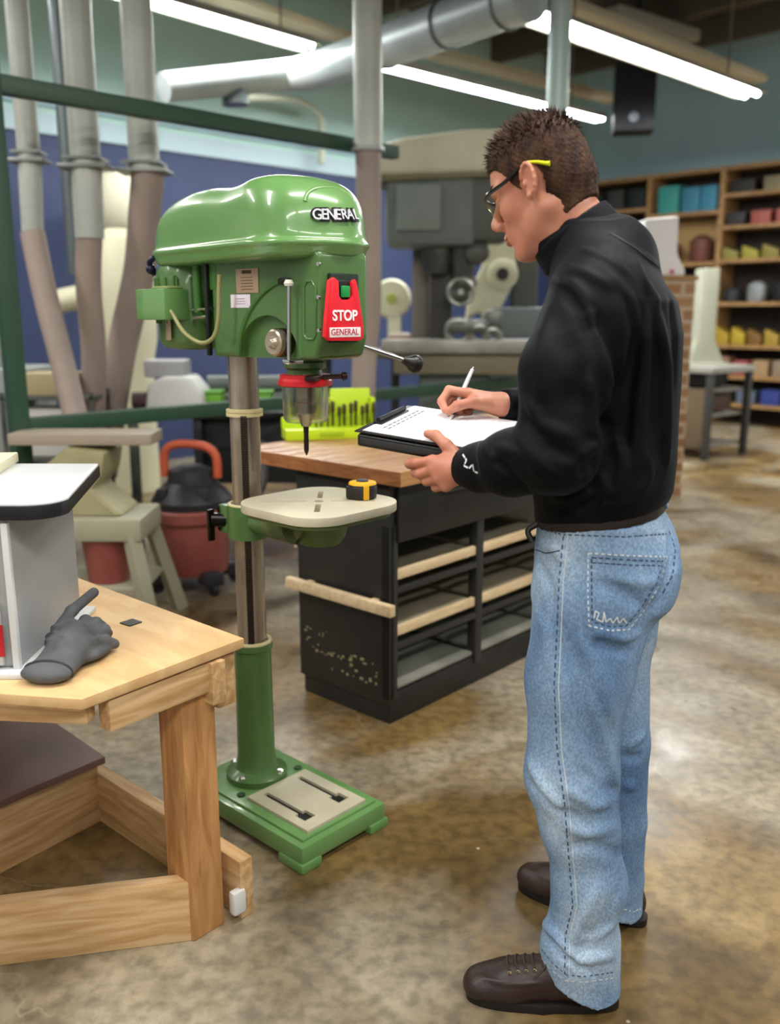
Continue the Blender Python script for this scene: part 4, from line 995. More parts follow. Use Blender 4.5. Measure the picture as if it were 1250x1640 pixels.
# lime bit case
q = at(528, 704, z=zB)
lc = thing('bit_case', 'open lime green drill bit case standing on the butcher block', 'case', (q.x, q.y, zB), math.radians(16))
LIME = mat('lime_plastic', '#b6d21e', .35)
k = MB(); k.box((.01, .05, .022), (.37, .11, .044), .008); k.build('base_tray', LIME, lc)
k = MB(); k.box((-.0, .10, .058), (.35, .02, .05), .006); k.build('rear_step', LIME, lc)
k = MB(); k.box((.12, .14, .10), (.17, .018, .18), .008, Matrix.Rotation(-.1, 4, 'X')); k.box((.035, .12, .085), (.018, .06, .14), .005); k.box((.205, .12, .085), (.018, .06, .14), .005); k.build('raised_lid', LIME, lc)
k = MB(); k.box((.01, -.006, .022), (.10, .004, .018), .001); k.build('front_latch', mat('lime_dark', '#98b418', .4), lc)
Ml = Matrix.Translation(lc.location) @ Matrix.Rotation(lc.rotation_euler.z, 4, 'Z')
b0_ = None
for i in range(11):
    x = -.04+.024*i; hgt = .075+.006*(i % 4)
    p = Ml @ Vector((x, .062+(.016 if i % 2 else 0), .044))
    if b0_ is None:
        k = MB(); k.cyl((0, 0, -.001), (0, 0, .05), .004, n=8); k.lathe([(.007, .045), (.0075, .075), (.004, .082)], n=8); b0_ = k.build('drill_bit', mat('bit_brown', '#4f4a2a', .35, .6), loc=p); o = b0_
    else:
        o = b0_.copy(); COL.objects.link(o); o.location = p
    o.scale = (1.2, 1.2, hgt/.075)
    tag(o, '%s drill bit from the left standing in the lime green case' % ('first', 'second', 'third', 'fourth', 'fifth', 'sixth', 'seventh', 'eighth', 'ninth', 'tenth', 'rightmost')[i], 'drill bit', 'drill bits in the lime green case')

# ================================================================== FOREGROUND WORKBENCH
ZT = .69
PINE = wood('bench_pine', '#a5713f', '#c8955f', '#b5834e', stretch=(12, 12, 1.6)); PINEH = wood('bench_pine_boards', '#b08a58', '#d3b184', '#c29c69', stretch=(1.3, 12, 12)); PLY = wood('bench_plywood', '#c89f6b', '#d8b683', '#cfa976', stretch=(2, 5, 5), scale=3)
PR = at(391, 1022, z=ZT); PBv = at(131, 1120, z=ZT); PAv = at(0, 1111, z=ZT); PC = at(124, 925, z=ZT)
ub = (PC-PR).normalized(); vb = Vector((-ub.y, ub.x, 0)); vb = vb if vb.y > 0 else -vb     # ub: back-left, vb: back-right
bench = thing('workbench', 'pale wooden workbench with a chamfered corner in the left foreground', 'workbench', (PR.x, PR.y, 0), math.atan2(ub.y, ub.x))
Mb = Matrix.Translation((PR.x, PR.y, 0)) @ Matrix.Rotation(bench.rotation_euler.z, 4, 'Z'); Mbi = Mb.inverted()
def bl(p): q = Mbi @ Vector((p.x, p.y, 0)); return (q.x, q.y)
pa = bl(PAv+(PAv-PBv).normalized()*.12)
sy_ = 1 if bl(PBv)[1] > 0 else -1      # the bench lies on this side of its R-C edge
top_poly = [(0, 0), (1.35, 0), (1.35, sy_*1.05), (pa[0]+.0, sy_*1.05) if abs(pa[1]) < 1.05 else (pa[0], pa[1]), pa, bl(PBv)]
k = MB(); k.prism(top_poly, ZT-.022, ZT, .002); k.build('top_panel', PLY, bench)
k = MB(); k.prism([(x*.985+.008, y*.985+sy_*.006) for x, y in top_poly], ZT-.027, ZT-.022); k.build('top_underlay', PINEH, bench)
nlx, nly = bl(Vector((-.447, 1.800, 0)))
S4 = .089
def board(name, m, a, b, z0, z1, th=.038, side=1):
    a, b = Vector((a[0], a[1], 0)), Vector((b[0], b[1], 0)); d = (b-a).normalized(); n_ = Vector((-d.y, d.x, 0))*side
    L = (b-a).length; R_ = frame(d, Vector((-d.y, d.x, 0)), Vector((0, 0, 1)), (a+b)/2+n_*th/2+Vector((0, 0, (z0+z1)/2)))
    k = MB(); t0 = MB(); t0.box((0, 0, 0), (L, th, z1-z0), .004)
    # keep the board's own long axis as object x so the grain follows it
    o = t0.build(name, m, bench); o.matrix_local = R_; return o
# leg: near corner at (nlx, nly); it extends towards +x (ub) and towards -y*sy (vb)
lx = nlx+S4/2; ly = nly-sy_*S4/2
B('leg', PINE, bench, (lx, ly, (ZT-.027)/2), (S4, S4, ZT-.027), .005)
B('leg', PINE, bench, (1.2, -sy_*-.1, (ZT-.027)/2), (S4, S4, ZT-.027), .005)
B('leg', PINE, bench, (1.2, sy_*.92, (ZT-.027)/2), (S4, S4, ZT-.027), .005)
# aprons under the top
board('apron', PINEH, (nlx-.03, nly-sy_*.10), (1.25, nly-sy_*.10), ZT-.125, ZT-.028)
board('apron', PINEH, (nlx+.02, nly-sy_*S4), (bl(PBv)[0]+.05, bl(PBv)[1]-sy_*.06), ZT-.095, ZT-.028)
a_ = bl(PBv+Vector((.0, .07, 0))); b_ = bl(PAv+Vector((-.1, .07, 0))); board('apron', PINEH, a_, b_, ZT-.068, ZT-.028)
# block beside the leg's head
B('corner_block', PINEH, bench, (lx+.0, ly-sy_*.075, ZT-.09), (.10, .05, .12), .004)
# floor boards
fa = bl(Vector((-.452, 1.805, 0))); fb = bl(Vector((-1.10, 1.675, 0))); 
board('front_stretcher', PINEH, fa, fb, 0.0, .150, .038, -1 if sy_ > 0 else 1)
F_ = bl(Vector((-.843, 2.326, 0))); g1 = bl(Vector((-1.16, 1.90, 0))); g2 = bl(Vector((-.350, 1.880, 0)))
board('rear_stretcher', PINEH, F_, g1, 0., .185, .038, 1)
board('side_stretcher', PINEH, F_, g2, 0., .150, .038, 1)
k = MB(); q = at(385, 1440, z=.06); ql = bl(q); k.box((ql[0]+.01, ql[1], .05), (.024, .036, .06), .008); k.build('white_end_cap', mat('cap_white', '#d8d8d6', .5), bench)
k = MB(); sp_ = [bl(Vector(p)) for p in ((-.785, 2.29, 0), (-1.2, 1.79, 0), (-1.75, 2.2, 0), (-1.30, 2.80, 0))]; k.prism(sp_, .185, .205, .002); k.build('lower_shelf', mat('shelf_purple', '#6b4f45', .5, color2='#775b52', nscale=3), bench)
# square slot in the top
q = bl(at(210, 998, z=ZT)); k = MB(); k.box((q[0], q[1], ZT+.0015), (.036, .036, .003), .0005, math.radians(5)); k.build('square_socket', mat('socket_dark', '#2b2d2c', .5), bench)

# router table
rt = thing('router_table', 'grey benchtop router table with white top and black rim on the workbench', 'router table', (-.741, 1.711, ZT), 0)
RG = mat('router_grey', '#9da1a3', .4); RW = mat('router_white', '#cfd3d3', .35)
hz = 1.022-ZT-.01
k = MB(); k.prism([(-.50, 0), (0, 0), (0, .36), (-.50, .36)], .012, hz, .008); k.build('body', RG, rt)
k = MB(); k.box((-.25, .18, .006), (.55, .43, .012), .004); k.build('base_plate', RW, rt)
k = MB(); k.box((-.006, -.004, hz/2+.0), (.014, .014, hz-.02), .003); k.build('edge_trim', RW, rt)
k = MB(); k.box((-.25, -.006, .085), (.44, .012, .13), .004); fp = k.build('front_panel', mat('front_silver', '#b7bbba', .4), rt)
me = text_mesh('H', .085, .001, .004); me.transform(frame(Vector((1, 0, 0)), Vector((0, 0, 1)), Vector((0, -1, 0)), Vector((-.054, -.013, .07)))); link_mesh('red_lettering', me, mat('letter_red', '#b3202c', .4), fp)
k = MB(); k.lathe([(.020, 0), (.02, .012), (.012, .016)], (-.055, -.012, .125), 20, (0, -1, 0)); k.build('control_knob', BLKP, fp)
k = MB(); k.box((-.16, .0, .24), (.26, .006, .15), .002); k.build('dark_opening', mat('opening_black', '#17191b', .4), rt)
Zp = 1.04-ZT
pl_ = []
x1, y0_, y1_ = .105, -.015, .475
for cx_, cy_, a0, r in ((x1-.06, y1_-.01, 0, .01), (-.60, y1_-.01, 90, .01), (-.60, y0_+.01, 180, .01), (x1-.075, y0_+.07, 270, .07)):
    for i in range(9):
        a = math.radians(a0+90*i/8); X_ = cx_+r*math.cos(a); pl_.append((X_ - (max(0, cy_+r*math.sin(a)-.1))*.06, cy_+r*math.sin(a)))
k = MB(); k.prism(pl_, Zp-.032, Zp-.004, .003); k.build('black_rim', mat('rim_black', '#1a1c22', .35), rt)
k = MB(); k.prism([(x*.985, y*.975+.006) for x, y in pl_], Zp-.006, Zp, .002); k.build('table_top', mat('top_white', '#d6dadb', .3), rt)
k = MB(); k.box((-.22, .36, Zp+.012), (.13, .26, .024), .004, .15); k.build('fence_board', mat('fence_cream', '#d9d2b4', .5), rt)
# work gloves
gq = at(108, 1040, z=ZT)
gl = thing('work_gloves', 'crumpled dark grey work gloves leaning beside the router table', 'gloves', (-.655, 1.80, ZT), math.radians(84)); gl.scale = (.86, .9, .9)
S_ = SDF.cube((-.21, -.10, -.01), (.19, .12, .14), .0035)
S_.ell((-.05, 0, .035), (.085, .05, .034), .02); S_.ell((-.02, .012, .06), (.07, .042, .028), .02); S_.ell((-.115, .0, .026), (.060, .052, .026), .02); S_.ell((-.16, .006, .022), (.034, .056, .020), .02); S_.ell((.0, -.03, .022), (.08, .045, .02), .01)
for (a, b, c, r) in (((.02, .035, .05), (.07, .045, .05), (.10, .045, .03), .0125), ((.03, .012, .055), (.085, .018, .06), (.125, .022, .04), .013), ((.03, -.01, .055), (.085, -.008, .055), (.125, -.004, .034), .013),
                     ((.02, -.032, .045), (.07, -.035, .045), (.10, -.030, .025), .0115), ((-.02, .04, .07), (.05, .035, .095), (.13, .012, .118), .0125), ((-.04, -.035, .05), (.01, -.06, .04), (.04, -.07, .02), .012)):
    S_.chain([a, b, c], [r*1.15, r*1.05, r], .009)
r_ = random.Random(3)
for i in range(60):
    x = -.16+.2*r_.random(); y = -.05+.1*r_.random(); S_.ridge([(x, y, .06+.03*r_.random()), (x+.03*r_.uniform(-1, 1), y+.04*r_.uniform(-1, 1), .05+.04*r_.random())], r_.choice((-.006, .004)), .006)
np_ = S_.f; S_.f = np.maximum(np_, (-(S_.zs-.001))[None, None, :])
link_mesh('glove_pair', S_.mesh(), mat('glove_grey', '#45474a', .8, color2='#5a5c60', nscale=14, bump=.5, bscale=200), gl, True)
k = MB(); k.tube([(-.15, -.048, .012), (-.152, -.04, .034), (-.155, .0, .046), (-.156, .045, .036), (-.155, .058, .012)], .006, 8); k.build('glove_cuff', mat('glove_dark', '#2b2c2e', .8), gl)
# ================================================================== PERSON (local x = the way he faces, y = his left)
PO = Vector((.50, 1.74, 0)); PA = math.atan2(.272, -.962)
man = thing('person', 'person in a black shirt, blue jeans and safety glasses writing on a clipboard', 'person', PO, PA)
Mp = Matrix.Translation(PO) @ Matrix.Rotation(PA, 4, 'Z'); Mpi = Mp.inverted()
SKIN = mat('skin', '#c58a70', .45, color2='#b5745c', nscale=12, bump=.12, bscale=260)
for m_ in (SKIN,):
    b_ = m_.node_tree.nodes['Principled BSDF']; b_.inputs['Subsurface Weight'].default_value = .08; b_.inputs['Subsurface Radius'].default_value = (.01, .004, .002)
# head frame
HT = math.radians(21); HO = np.array([.220, .002, 1.631]); HS_ = .975; HY = math.radians(-18)
RY = np.array([[math.cos(HT), 0, math.sin(HT)], [0, 1, 0], [-math.sin(HT), 0, math.cos(HT)]])
RY = np.array([[math.cos(HY), -math.sin(HY), 0], [math.sin(HY), math.cos(HY), 0], [0, 0, 1]]) @ RY
def h(x, y, z): return HO + RY @ (np.array([x, y, z])*HS_)
def he(S, c, r, k=.012, op='add', rot=None):
    R_ = RY if rot is None else RY @ rot
    S.ell(h(*c), np.array(r)*HS_, k, op, R=R_)
def hc(S, a, b, ra, rb=None, k=.01, op='add'): S.cone(h(*a), h(*b), ra*HS_, (rb if rb is not None else ra)*HS_, k, op, pad=.03)
def axis_(*segs):
    out = []
    for a, b, s in segs: out.append(np.arange(a, b-1e-6, s))
    out.append([segs[-1][1]]); return np.concatenate(out)
FINE = .0022
S = SDF(axis_((-.20, .10, .009), (.10, .48, FINE), (.48, .52, .009)), axis_((-.34, -.20, .009), (-.20, .20, FINE), (.20, .34, .009)),
        axis_((-.01, 1.04, .009), (1.04, 1.275, FINE), (1.275, 1.47, .008), (1.47, 1.79, FINE)))
# trunk, legs, arms (under the clothes)
S.loft([(.84, .08, 0, .10, .14), (.95, .075, 0, .11, .15), (1.05, .085, 0, .095, .135), (1.25, .08, 0, .10, .145), (1.38, .08, 0, .10, .16), (1.46, .09, 0, .08, .14), (1.51, .11, 0, .05, .07)], .0)
for s, pts in ((1, [(.09, .09, .88), (.095, .115, .48), (.07, .13, .10)]), (-1, [(.09, -.09, .88), (.045, -.12, .46), (.02, -.13, .10)])):
    S.chain(pts, [.075, .055, .04], .03)
S.cone((.075, .135, .055), (.24, .172, .04), .03, .025, .02); S.cone((.01, -.142, .055), (.165, -.198, .04), .03, .025, .02)
LSH, LEL, LWR = (.10, .165, 1.43), (.150, .25, 1.165), (.325, .135, 1.114)
RSH, REL, RWR = (.10, -.165, 1.43), (.13, -.26, 1.18), (.300, -.125, 1.206)
S.chain([LSH, LEL], [.05, .042], .03); S.chain([LEL, LWR], [.042, .026], .01)
S.chain([RSH, REL], [.05, .042], .03); S.chain([REL, RWR], [.042, .026], .01)
# neck and head
S.cone((.095, 0, 1.47), h(-.030, 0, -.045), .056, .054, .03); S.cone((.135, 0, 1.47), h(.01, 0, -.07), .045, .050, .02)
he(S, (-.008, 0, .032), (.0905, .076, .088), .02)
he(S, (.030, 0, .030), (.066, .062, .072), .02)
he(S, (.030, 0, -.030), (.060, .060, .078), .02)
hc(S, (-.012, .050, -.050), (.062, .018, -.102), .020, .016, .02); hc(S, (-.012, -.050, -.050), (.062, -.018, -.102), .020, .016, .02)
hc(S, (.02, 0, -.08), (.060, 0, -.098), .035, .022, .02)
he(S, (.078, 0, -.103), (.016, .020, .015), .012)                      # chin
he(S, (.062, 0, -.062), (.034, .036, .036), .015)                      # mouth mound
for s in (1, -1):
    hc(S, (.060, s*.050, .020), (.088, s*.016, .022), .011, .010, .012)  # brow
    he(S, (.052, s*.043, -.024), (.022, .016, .020), .022)               # cheekbone
    he(S, (.098, s*.033, -.001), (.017, .018, .012), .016, 'sub')        # socket
    he(S, (.0735, s*.032, -.002), (.0135, .015, .0125), .003)            # closed lid over the eye
    hc(S, (.084, s*.020, -.0055), (.080, s*.044, -.007), .0022, .0018, .003)   # lower lid line
    he(S, (.103, s*.012, -.037), (.011, .0085, .009), .006)              # nostril wing
hc(S, (.090, 0, .012), (.112, 0, -.024), .0085, .0105, .010); he(S, (.113, 0, -.030), (.013, .0115, .011), .008)
hc(S, (.099, 0, -.040), (.094, 0, -.050), .008, .007, .006)
hc(S, (.091, .018, -.063), (.0985, .0, -.059), .0045, .0065, .004); hc(S, (.091, -.018, -.063), (.0985, 0, -.059), .0045, .0065, .004)
hc(S, (.090, .015, -.070), (.095, .0, -.0715), .005, .0075, .004); hc(S, (.090, -.015, -.070), (.095, 0, -.0715), .005, .0075, .004)
S.ridge([h(.090, .024, -.066), h(.1025, 0, -.0655), h(.090, -.024, -.066)], -.0022, .0025)
S.ridge([h(.098, .016, -.040), h(.082, .032, -.058)], -.0015, .004)
S.ridge([h(.086, -.012, -.082), h(.090, 0, -.084), h(.086, .012, -.082)], -.003, .006)
# ears
for s in (1, -1):
    rot = Matrix.Rotation(s*-.35, 3, 'Z') @ Matrix.Rotation(-.22, 3, 'Y'); rn = np.array(rot)
    he(S, (-.010, s*.078, .000), (.018, .0075, .031), .006, rot=rn)
    he(S, (-.006, s*.0865, .002), (.0105, .006, .019), .004, 'sub', rot=rn)
    rim = []
    for a in np.linspace(-100, 170, 12):
        a = math.radians(a); p = rn @ np.array([-math.cos(a)*.0165, s*.004, math.sin(a)*.029]); rim.append(h(-.010+p[0], s*.081+p[1], p[2]))
    S.chain(rim, [.0034]*12, .003, pad=.02)
    he(S, (.001, s*.080, -.004), (.0045, .005, .006), .003)
    he(S, (-.003, s*.078, -.028), (.0075, .005, .009), .005)
# left hand: palm behind the board's near edge, thumb on top, fingers underneath
def hand(kn, fingers, wr, thumb, thenar):
    for q in kn: S.cone(wr, q, .0190, .0125, .012, pad=.03)
    for q, r in thenar: S.cone(wr, q, .018, r, .012, pad=.03)
    for i, f_ in enumerate(fingers):
        r0 = (.0098, .0100, .0095, .0082)[i]; n = len(f_)
        S.chain(f_, [r0*1.12, r0, r0*.95, r0*.82][:n], .0035, pad=.02)
    S.chain(thumb, [.0145, .0115, .0105, .0085][:len(thumb)], .006, pad=.02)
lk = [(.398, .128, 1.120), (.394, .134, 1.104), (.384, .136, 1.088), (.370, .134, 1.074)]
lf = [[lk[0], (.432, .118, 1.113), (.452, .098, 1.107), (.460, .078, 1.105)], [lk[1], (.425, .120, 1.092), (.440, .096, 1.090), (.444, .072, 1.096)],
      [lk[2], (.412, .118, 1.078), (.424, .094, 1.080), (.424, .070, 1.090)], [lk[3], (.394, .118, 1.066), (.402, .098, 1.070), (.402, .078, 1.082)]]
hand(lk, lf, (.335, .134, 1.108), [(.350, .124, 1.128), (.374, .116, 1.150), (.398, .104, 1.166), (.416, .096, 1.168)], [((.368, .120, 1.125), .016)])
rk = [(.376, -.108, 1.230), (.374, -.126, 1.224), (.367, -.141, 1.213), (.357, -.152, 1.201)]
rf = [[rk[0], (.417, -.104, 1.237), (.430, -.090, 1.214), (.420, -.078, 1.197)], [rk[1], (.418, -.124, 1.222), (.426, -.108, 1.202), (.412, -.094, 1.192)],
      [rk[2], (.405, -.142, 1.206), (.410, -.126, 1.192), (.394, -.112, 1.189)], [rk[3], (.386, -.154, 1.194), (.390, -.140, 1.187), (.376, -.128, 1.187)]]
hand(rk, rf, (.312, -.128, 1.207), [(.330, -.112, 1.208), (.362, -.090, 1.214), (.392, -.072, 1.207), (.408, -.070, 1.196)], [((.358, -.105, 1.212), .016)])
body = link_mesh('body', S.mesh(), SKIN, man, True)
# lips, nails kept small and separate in colour
k = MB()
def hv(x, y, z): return Vector(h(x, y, z))
k.tube([hv(.0925, .019, -.066), hv(.1015, .008, -.0625), hv(.1035, 0, -.063), hv(.1015, -.008, -.0625), hv(.0925, -.019, -.066)], .0032, 8)
k.tube([hv(.0925, .016, -.069), hv(.0995, .007, -.0735), hv(.1005, 0, -.074), hv(.0995, -.007, -.0735), hv(.0925, -.016, -.069)], .0040, 8)
k.build('lips', mat('lip', '#a8604f', .4), man)
k = MB()
for f_ in lf[:1]+[[0, 0, (.398, .104, 1.166), (.416, .096, 1.168)]]:
    a, b = Vector(f_[2]), Vector(f_[3]); d = (b-a).normalized(); 
    k.ball(b+Vector((0, .001, .006)), .006, (1.1, .8, .35), 12, rot=Matrix.Rotation(math.atan2(d.y, d.x), 4, 'Z'))
k.build('fingernail', mat('nail', '#d8a692', .3), man)
# eyebrows
k = MB()
for s in (1, -1):
    for i in range(14):
        u = i/13; p = hv(.094-.028*u*u-.004*u, s*(.018+.036*u), .028+.004*math.sin(u*3)); k.ball(p, .0042, (1.0, 1.2, .7), 8)
k.build('eyebrows', mat('brow_hair', '#3c2a20', .7), man)
# ---------------- hair
HS2 = SDF.cube((-.13, -.095, -.085), (.11, .095, .145), .0022)
HS2.ell((-.008, 0, .037), (.0955, .0795, .0945), .0); HS2.ell((.025, 0, .052), (.070, .064, .066), .02); HS2.cone((-.045, 0, -.02), (-.044, 0, -.065), .060, .050, .03)
X = HS2.xs[:, None, None]; Y_ = HS2.ys[None, :, None]; Z = HS2.zs[None, None, :]
# hairline: forehead, temple, round the ear, nape
gx = np.interp(HS2.zs, [-.085, -.060, -.040, -.030, -.018, -.005, .005, .022, .040, .055, .068, .085, .145], [-.065, -.045, -.030, -.022, .004, .021, .026, .034, .044, .060, .086, .12, .2])[None, None, :]
lim = gx + np.zeros_like(X) - np.clip((np.abs(Y_)-.045)*.0, 0, 1)
front = np.interp(HS2.zs, [-.085, .02, .050, .064, .080, .145], [-.03, .05, .066, .084, .12, .2])[None, None, :]
w_ = np.clip((np.abs(Y_)-.030)/.03, 0, 1); lim = gx*w_+np.minimum(front, .2)*(1-w_)
f2 = np.maximum(HS2.f, X-lim)
ear = np.sqrt((X+.010)**2/.024**2+(Z+.004)**2/.036**2)-1
f2 = np.where(np.abs(Y_) > .05, np.maximum(f2, -ear*.02), f2)
f2 = np.maximum(f2, (-.074-.45*(X+.06))-Z)
# short cropped texture
rg_ = np.random.RandomState(2); 
def wn(a, b, c, s): return np.sin(X*a+s)*np.sin(Y_*b+s*2)*np.sin(Z*c+s*3)
tex = .0010*wn(520, 330, 460, .3)+.0008*wn(890, 610, 750, 1.7)+.0016*wn(230, 260, 210, .8)*np.clip((Z-.06)/.04, 0, 1)
HS2.f = (f2-tex).astype(np.float32)
hme = HS2.mesh()
HM = Matrix([list(RY[0]*HS_)+[HO[0]], list(RY[1]*HS_)+[HO[1]], list(RY[2]*HS_)+[HO[2]], [0, 0, 0, 1]])
hbv = BVHTree.FromPolygons([v.co.copy() for v in hme.vertices], [p.vertices[:] for p in hme.polygons])
HAIR = mat('hair', '#2b1a11', .7, spec=.25, color2='#47301f', nscale=60, bump=.6, bscale=500, stretch=(1, 1, .35))
hme.transform(HM); hair = link_mesh('hair', hme, HAIR, man, True)
# short blades of hair
bm_ = bmesh.new(); r_ = random.Random(8)
for i in range(5200):
    th = r_.uniform(0, 2*math.pi); cz = r_.uniform(-.55, 1); s_ = math.sqrt(1-cz*cz)
    d = Vector((s_*math.cos(th), s_*math.sin(th), cz)); hit = hbv.ray_cast(Vector((-.01, 0, .03))+d*.3, -d)
    if not hit[0] or hit[0].x > .10: continue
    p, n_ = hit[0], hit[1]
    if n_.dot(d) < .3: continue
    top = max(0, min(1, (p.z-.055)/.05)); L_ = .004+.015*top*r_.uniform(.5, 1.2)
    g_ = Vector((.55, 0, .1))*top + Vector((-.4, 0, -1))*(1-top)
    dr_ = (n_*(.35+.9*top)+g_+Vector((r_.gauss(0, .25), r_.gauss(0, .25), r_.gauss(0, .2)))).normalized()
    sd_ = dr_.cross(n_).normalized()*(.0007+.0007*top)
    q0, q1, q2, q3 = p-sd_-n_*.001, p+sd_-n_*.001, p+dr_*L_*.6+sd_*.6, p+dr_*L_
    v = [bm_.verts.new(x) for x in (q0, q1, q2, q3, p+dr_*L_*.6-sd_*.6, p+n_*.0009)]
    bm_.faces.new((v[0], v[1], v[2], v[4])); bm_.faces.new((v[4], v[2], v[3])); bm_.faces.new((v[0], v[5], v[1]))
me_ = bpy.data.meshes.new('hair_strands'); bm_.to_mesh(me_); me_.transform(HM)
link_mesh('hair_strands', me_, HAIR, hair)
# ---------------- safety glasses
k = MB()
for s in (1, -1):
    k.tube([hv(.094, s*.052, .016), hv(.080, s*.066, .016), hv(.04, s*.076, .018), hv(.0, s*.081, .027), hv(-.018, s*.083, .030)], lambda u: .0042-.0012*u, 8)
k.tube([hv(.094, .052, .017), hv(.108, .030, .016), hv(.112, 0, .015), hv(.108, -.030, .016), hv(.094, -.052, .017)], .0036, 8)
gls = k.build('safety_glasses', mat('glasses_black', '#101010', .3), man)
for s in (1, -1):
    k = MB(); k.tube([hv(-.016, s*.083, .030), hv(-.034, s*.0815, .022), hv(-.050, s*.080, .012), hv(-.056, s*.079, .009)], lambda u: .0026+.0024*u*u, 8); k.build('temple_tip', mat('neon_yellow', '#c9cf12', .35), gls)
k = MB()
for s in (1, -1):
    grid = []
    t_ = bmesh.new()
    for i in range(9):
        u = i/8; row_ = []
        for j in range(6):
            v_ = j/5; y = s*(.008+.046*u); x = .113-.0135*u*u*1.3; zz_ = .015-.038*v_*(1-.25*u)-.0; row_.append(t_.verts.new(hv(x-.006*v_*v_, y, zz_)))
        grid.append(row_)
    for i in range(8):
        for j in range(5): t_.faces.new((grid[i][j], grid[i+1][j], grid[i+1][j+1], grid[i][j+1]))
    bmesh.ops.solidify(t_, geom=t_.faces[:], thickness=.0015); k._add(t_)
lm = bpy.data.materials.new('clear_lens'); lm.use_nodes = True; ln = lm.node_tree; lb = ln.nodes['Principled BSDF']; lb.inputs['Roughness'].default_value = .03; lb.inputs['Base Color'].default_value = lin('#d7d79a'); lb.inputs['Transmission Weight'].default_value = .6
l_t = ln.nodes.new('ShaderNodeBsdfTransparent'); l_t.inputs[0].default_value = lin('#f2f2d8'); l_x = ln.nodes.new('ShaderNodeMixShader'); l_x.inputs[0].default_value = .28
ln.links.new(l_t.outputs[0], l_x.inputs[1]); ln.links.new(lb.outputs[0], l_x.inputs[2]); ln.links.new(l_x.outputs[0], ln.nodes['Material Output'].inputs[0])
k.build('lens', lm, gls)

# ---------------- clothing helpers
def bvh_world(me, M): return BVHTree.FromPolygons([M @ v.co for v in me.vertices], [p.vertices[:] for p in me.polygons])
def trace(bv, pts, step=7):
    """follow a pixel polyline over a surface: list of (local point, local normal)"""
    out = []; Ri = Mpi.to_3x3()
    for a, b in zip(pts, pts[1:]):
        n = max(1, int(math.hypot(b[0]-a[0], b[1]-a[1])/step))
        for i in range(n):
            u = i/n; r = ray(a[0]+(b[0]-a[0])*u, a[1]+(b[1]-a[1])*u).normalized(); hh = bv.ray_cast(Vector((0, 0, CAMH)), r)
            if hh[0] is not None and hh[3] < 3: out.append((Mpi @ hh[0], (Ri @ hh[1]).normalized()))
    r = ray(*pts[-1]).normalized(); hh = bv.ray_cast(Vector((0, 0, CAMH)), r)
    if hh[0] is not None and hh[3] < 3: out.append((Mpi @ hh[0], (Ri @ hh[1]).normalized()))
    return out
def folds(S, lst, g=1.9):
    me = S.mesh(); bv = bvh_world(me, Mp)
    for pts, amp, wd in lst:
        tr = trace(bv, pts, 14)
        run = []
        for q, n in tr:
            if run and (q-run[-1]).length > .08:
                if len(run) > 1: S.ridge([tuple(p) for p in run], amp*g, wd)
                run = []
            run.append(q)
        if len(run) > 1: S.ridge([tuple(p) for p in run], amp*g, wd)
    bpy.data.meshes.remove(me)
# ---------------- shirt
SH_ = SDF.cube((-.12, -.37, .985), (.385, .37, 1.61), .004)
SH_.loft([(.98, .088, 0, .122, .168), (1.03, .086, 0, .127, .175), (1.065, .083, 0, .136, .186), (1.12, .080, 0, .136, .186), (1.20, .080, 0, .134, .184), (1.28, .080, 0, .134, .188),
          (1.36, .078, 0, .130, .196), (1.42, .080, 0, .118, .196), (1.455, .093, 0, .104, .172), (1.49, .105, 0, .090, .132), (1.525, .116, 0, .076, .10), (1.56, .125, 0, .062, .075)], .0, p=2.3)
SH_.cone((.10, -.12, 1.448), (.10, .12, 1.448), .066, .066, .05)
SH_.cone((.075, 0, 1.50), (.135, 0, 1.525), .070, .066, .04)
SH_.chain([(.105, .155, 1.420), (.142, .225, 1.30), (.150, .252, 1.165)], [.082, .078, .070], .022)
SH_.chain([(.150, .252, 1.165), (.235, .200, 1.135), (.30, .152, 1.116), (.330, .134, 1.113)], [.070, .058, .044, .037], .02)
SH_.chain([(.095, -.155, 1.425), (.118, -.232, 1.31), (.13, -.265, 1.18)], [.078, .072, .062], .03)
SH_.chain([(.13, -.265, 1.18), (.22, -.20, 1.19), (.300, -.130, 1.206)], [.062, .052, .035], .02)
